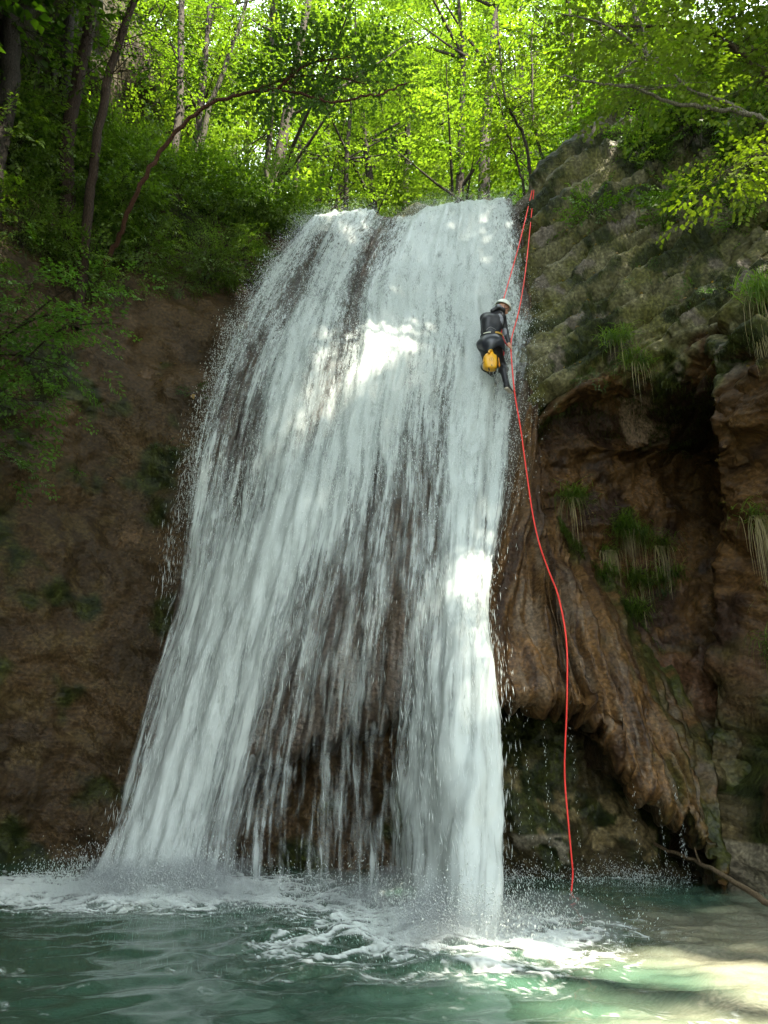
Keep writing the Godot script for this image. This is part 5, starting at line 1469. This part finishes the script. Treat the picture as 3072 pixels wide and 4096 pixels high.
	put("pale_band", band.call(-0.85, -0.15, -0.055, -0.06, 0.011, 0.008).mesh(), mat("pale_webbing", Color(0.62, 0.62, 0.52), 0.7), har)
	var red := mat("red_cord", Color(0.50, 0.02, 0.03), 0.5)
	var cords := Buf.new()
	cords.tube(spline([J.waist + Vector3(0.17, -0.05, 0.03), J.waist + Vector3(0.205, -0.05, -0.02), J.waist + Vector3(0.20, -0.09, -0.05), J.waist + Vector3(0.16, -0.08, -0.01), J.waist + Vector3(0.21, -0.06, 0.0)], 5), taper(21, 0.016, 0.016), 6)
	cords.tube(spline([J.waist + Vector3(0.20, -0.07, 0.0), J.waist + Vector3(0.25, -0.14, -0.06), J.rhand + Vector3(-0.04, 0.02, 0.0)], 5), taper(11, 0.010, 0.010), 6)
	cords.tube(spline([J.rhip + Vector3(0.10, 0.02, 0.02), J.rhip + Vector3(0.135, -0.06, 0.01), J.rhip + Vector3(0.13, -0.17, -0.02)], 5), taper(11, 0.017, 0.012), 6)
	put("cow_tail", cords.mesh(), red, har)
	var guard := Buf.new()
	for layer in 2:
		for j in 9:
			for k in 25:
				var a := lerpf(-1.75, 1.25, k / 24.0)
				var f := j / 8.0
				var flare := 0.03 + 0.055 * exp(-pow((a + 1.55) / 0.25, 2.0)) * (1.0 - absf(f - 0.35))
				var bot := -0.36 + 0.05 * sin(a * 3.0) - 0.03 * cos(a)
				guard.v.append(J.waist + Vector3(sin(a) * (0.172 + flare * f + flare * 0.3 + 0.03 * sin(f * PI) - 0.006 * layer), lerpf(-0.095, bot, f), cos(a) * (0.150 + 0.075 * sin(f * PI * 0.85) - 0.006 * layer) + 0.015))
	for j in 8:
		for k in 24:
			var q := j * 25 + k
			guard.i.append_array([q, q + 25, q + 1, q + 1, q + 25, q + 26])
			guard.i.append_array([225 + q, 225 + q + 1, 225 + q + 25, 225 + q + 1, 225 + q + 26, 225 + q + 25])
	for k in 24:
		for j in [0, 8]:
			var q: int = j * 25 + k
			guard.i.append_array([q, 225 + q, q + 1, q + 1, 225 + q, 226 + q])
	guard.smooth()
	put("seat_guard", guard.mesh(), mat("seat_guard_vinyl", Color(0.022, 0.024, 0.032), 0.32), har)
	var buck := Buf.new()
	flesh(buck, [[J.rhip + Vector3(0.05, 0.06, 0.13), J.rhip + Vector3(0.06, 0.02, 0.13), 0.014, 0.016]], 0.006, 0.01, func(_p: Vector3) -> Color: return Color.WHITE)
	buck.smooth()
	put("buckle", buck.mesh(), mats.ochre_webbing, har)
	# shoes
	for side in 2:
		var an: Vector3 = J.rank if side == 0 else J.lank
		var toe: Vector3 = J.rtoe if side == 0 else J.ltoe
		var heel: Vector3 = J.rheel if side == 0 else J.lheel
		var sh := Node3D.new()
		sh.name = "shoe"
		t.add_child(sh, true)
		var up2 := Buf.new()
		flesh(up2, [[an + Vector3(0, 0.03, 0), heel + Vector3(0, 0.025, 0), 0.05, 0.046], [heel + Vector3(0, 0.025, 0), toe + Vector3(0, 0.02, 0), 0.045, 0.034], [an, toe + Vector3(0, 0.02, 0), 0.045, 0.032]], 0.008, 0.02, func(_p: Vector3) -> Color: return black)
		up2.smooth()
		put("upper", up2.mesh(), bm, sh)
		var so := Buf.new()
		flesh(so, [[heel + Vector3(0, -0.022, 0), toe + Vector3(0, -0.016, 0), 0.040, 0.036, Vector3(1.0, 0.55, 1.0)]], 0.007, 0.01, func(_p: Vector3) -> Color: return Color.WHITE)
		so.smooth()
		put("sole", so.mesh(), mat("shoe_sole", Color(0.50, 0.44, 0.36), 0.7), sh)
	build_bag()
	(get_node("kit_bag") as Node3D).scale = Vector3.ONE * 0.88

func build_bag() -> void:
	var o := Vector3(1.75, 7.72, -10.78)
	var t := base("kit_bag", o)
	tag(t, "yellow kit bag with black straps hanging below the seat of the person", "bag")
	var yel := mat("bag_yellow", Color(0.72, 0.36, 0.012), 0.34)
	var dark: Material = mats.black_webbing
	# body: squarish drum, creased, with a folded neck gathered to one side at the top
	var b := Buf.new()
	var prof := [[0.00, -0.175, 0.90], [0.05, -0.178, 0.96], [0.10, -0.165, 1.0], [0.125, -0.14, 1.0], [0.135, -0.07, 1.0], [0.135, 0.02, 1.0], [0.128, 0.08, 1.0], [0.105, 0.125, 0.9], [0.07, 0.16, 0.75], [0.04, 0.20, 0.6], [0.028, 0.235, 0.5]]
	for j in prof.size():
		for k in 40:
			var a := TAU * k / 40
			var rr: float = prof[j][0]
			var crease: float = 1.0 + 0.05 * noise.fine.get_noise_3d(cos(a) * 0.9, float(prof[j][1]) * 4.0, sin(a) * 0.9) * 2.0
			if j > 6: crease += 0.12 * sin(a * 5.0 + j)
			var sq := 0.92 + 0.20 * pow(absf(sin(2.0 * a)), 1.5)
			b.v.append(Vector3(cos(a) * rr * crease * sq + maxf(0.0, float(prof[j][1]) - 0.06) * 0.18, prof[j][1], sin(a) * rr * 0.86 * crease * sq))
	for j in prof.size() - 1:
		for k in 40:
			var q := j * 40 + k; var q2 := j * 40 + (k + 1) % 40
			b.i.append_array([q, q2, q + 40, q2, q2 + 40, q + 40])
	b.smooth()
	put("sack", b.mesh(), yel, t)
	var flap := Buf.new()
	flap.tube(spline([Vector3(-0.03, 0.13, 0.10), Vector3(-0.005, 0.20, 0.06), Vector3(0.035, 0.245, 0.0), Vector3(0.02, 0.26, -0.03)], 5), taper(16, 0.022, 0.03), 8)
	put("neck_fold", flap.mesh(), yel, t)
	var side := Buf.new()
	flesh(side, [[Vector3(0.15, 0.05, 0.0), Vector3(0.16, -0.08, 0.0), 0.035, 0.04, Vector3(0.7, 1, 1.3)]], 0.01, 0.01, func(_p: Vector3) -> Color: return Color.WHITE)
	side.smooth()
	put("side_pocket", side.mesh(), mat("bag_orange", Color(0.66, 0.24, 0.012), 0.4), t)
	for a in [[Vector3(-0.125, -0.05, 0.08), Vector3(-0.185, -0.13, 0.11), Vector3(-0.17, -0.22, 0.11), Vector3(-0.085, -0.275, 0.11), Vector3(-0.04, -0.25, 0.11), Vector3(-0.045, -0.165, 0.07)],
		[Vector3(0.13, 0.06, 0.07), Vector3(0.135, -0.06, 0.085), Vector3(0.115, -0.16, 0.08), Vector3(0.07, -0.25, 0.06), Vector3(0.075, -0.255, 0.02), Vector3(0.10, -0.19, 0.0)], [Vector3(0.13, -0.08, 0.06), Vector3(0.145, -0.18, 0.05), Vector3(0.15, -0.26, 0.04)]]:
		var s := Buf.new()
		var pts := spline(a, 6)
		for p in pts.size():
			var d: Vector3 = (pts[mini(p + 1, pts.size() - 1)] - pts[maxi(p - 1, 0)]).normalized()
			var w := Vector3(0.25, 0, 1).cross(d).normalized() * 0.002
			var l := d.cross(w).normalized() * 0.021
			for e in [l + w, l - w, -l - w, -l + w]: s.v.append(pts[p] + e)
		for p in pts.size() - 1:
			for e in 4:
				var i0 := p * 4 + e; var i1 := p * 4 + (e + 1) % 4
				s.i.append_array([i0, i0 + 4, i1, i1, i0 + 4, i1 + 4])
		s.smooth()
		put("strap", s.mesh(), dark, t)
	# printed ring of dots with a mark inside, and a round vent below
	for k in 14:
		var a := TAU * k / 14.0
		var dot := SphereMesh.new()
		dot.radius = 0.0042; dot.height = 0.0084; dot.radial_segments = 8; dot.rings = 4
		var m := put("printed_dot", dot, dark, t)
		var q := Vector2(0.012 + cos(a) * 0.036, -0.015 + sin(a) * 0.036)
		m.position = Vector3(q.x, q.y, 0.1235)
		m.scale = Vector3(1, 1, 0.3)
	var tm := TextMesh.new()
	tm.text = "S"
	tm.pixel_size = 0.0022
	tm.depth = 0.002
	var tx := put("printed_mark", tm, dark, t)
	tx.position = Vector3(0.010, -0.015, 0.1275)
	var eye := SphereMesh.new()
	eye.radius = 0.011; eye.height = 0.022
	var ey := put("drain_hole", eye, dark, t)
	ey.position = Vector3(0.01, -0.135, 0.116)
	ey.scale = Vector3(1.2, 1, 0.4)
	var link := Buf.new()
	link.tube(spline([Vector3(0.03, 0.25, 0.0), Vector3(0.03, 0.33, -0.03), Vector3(0.02, 0.40, -0.06)], 5), taper(11, 0.008, 0.008), 6)
	put("tether", link.mesh(), dark, t)
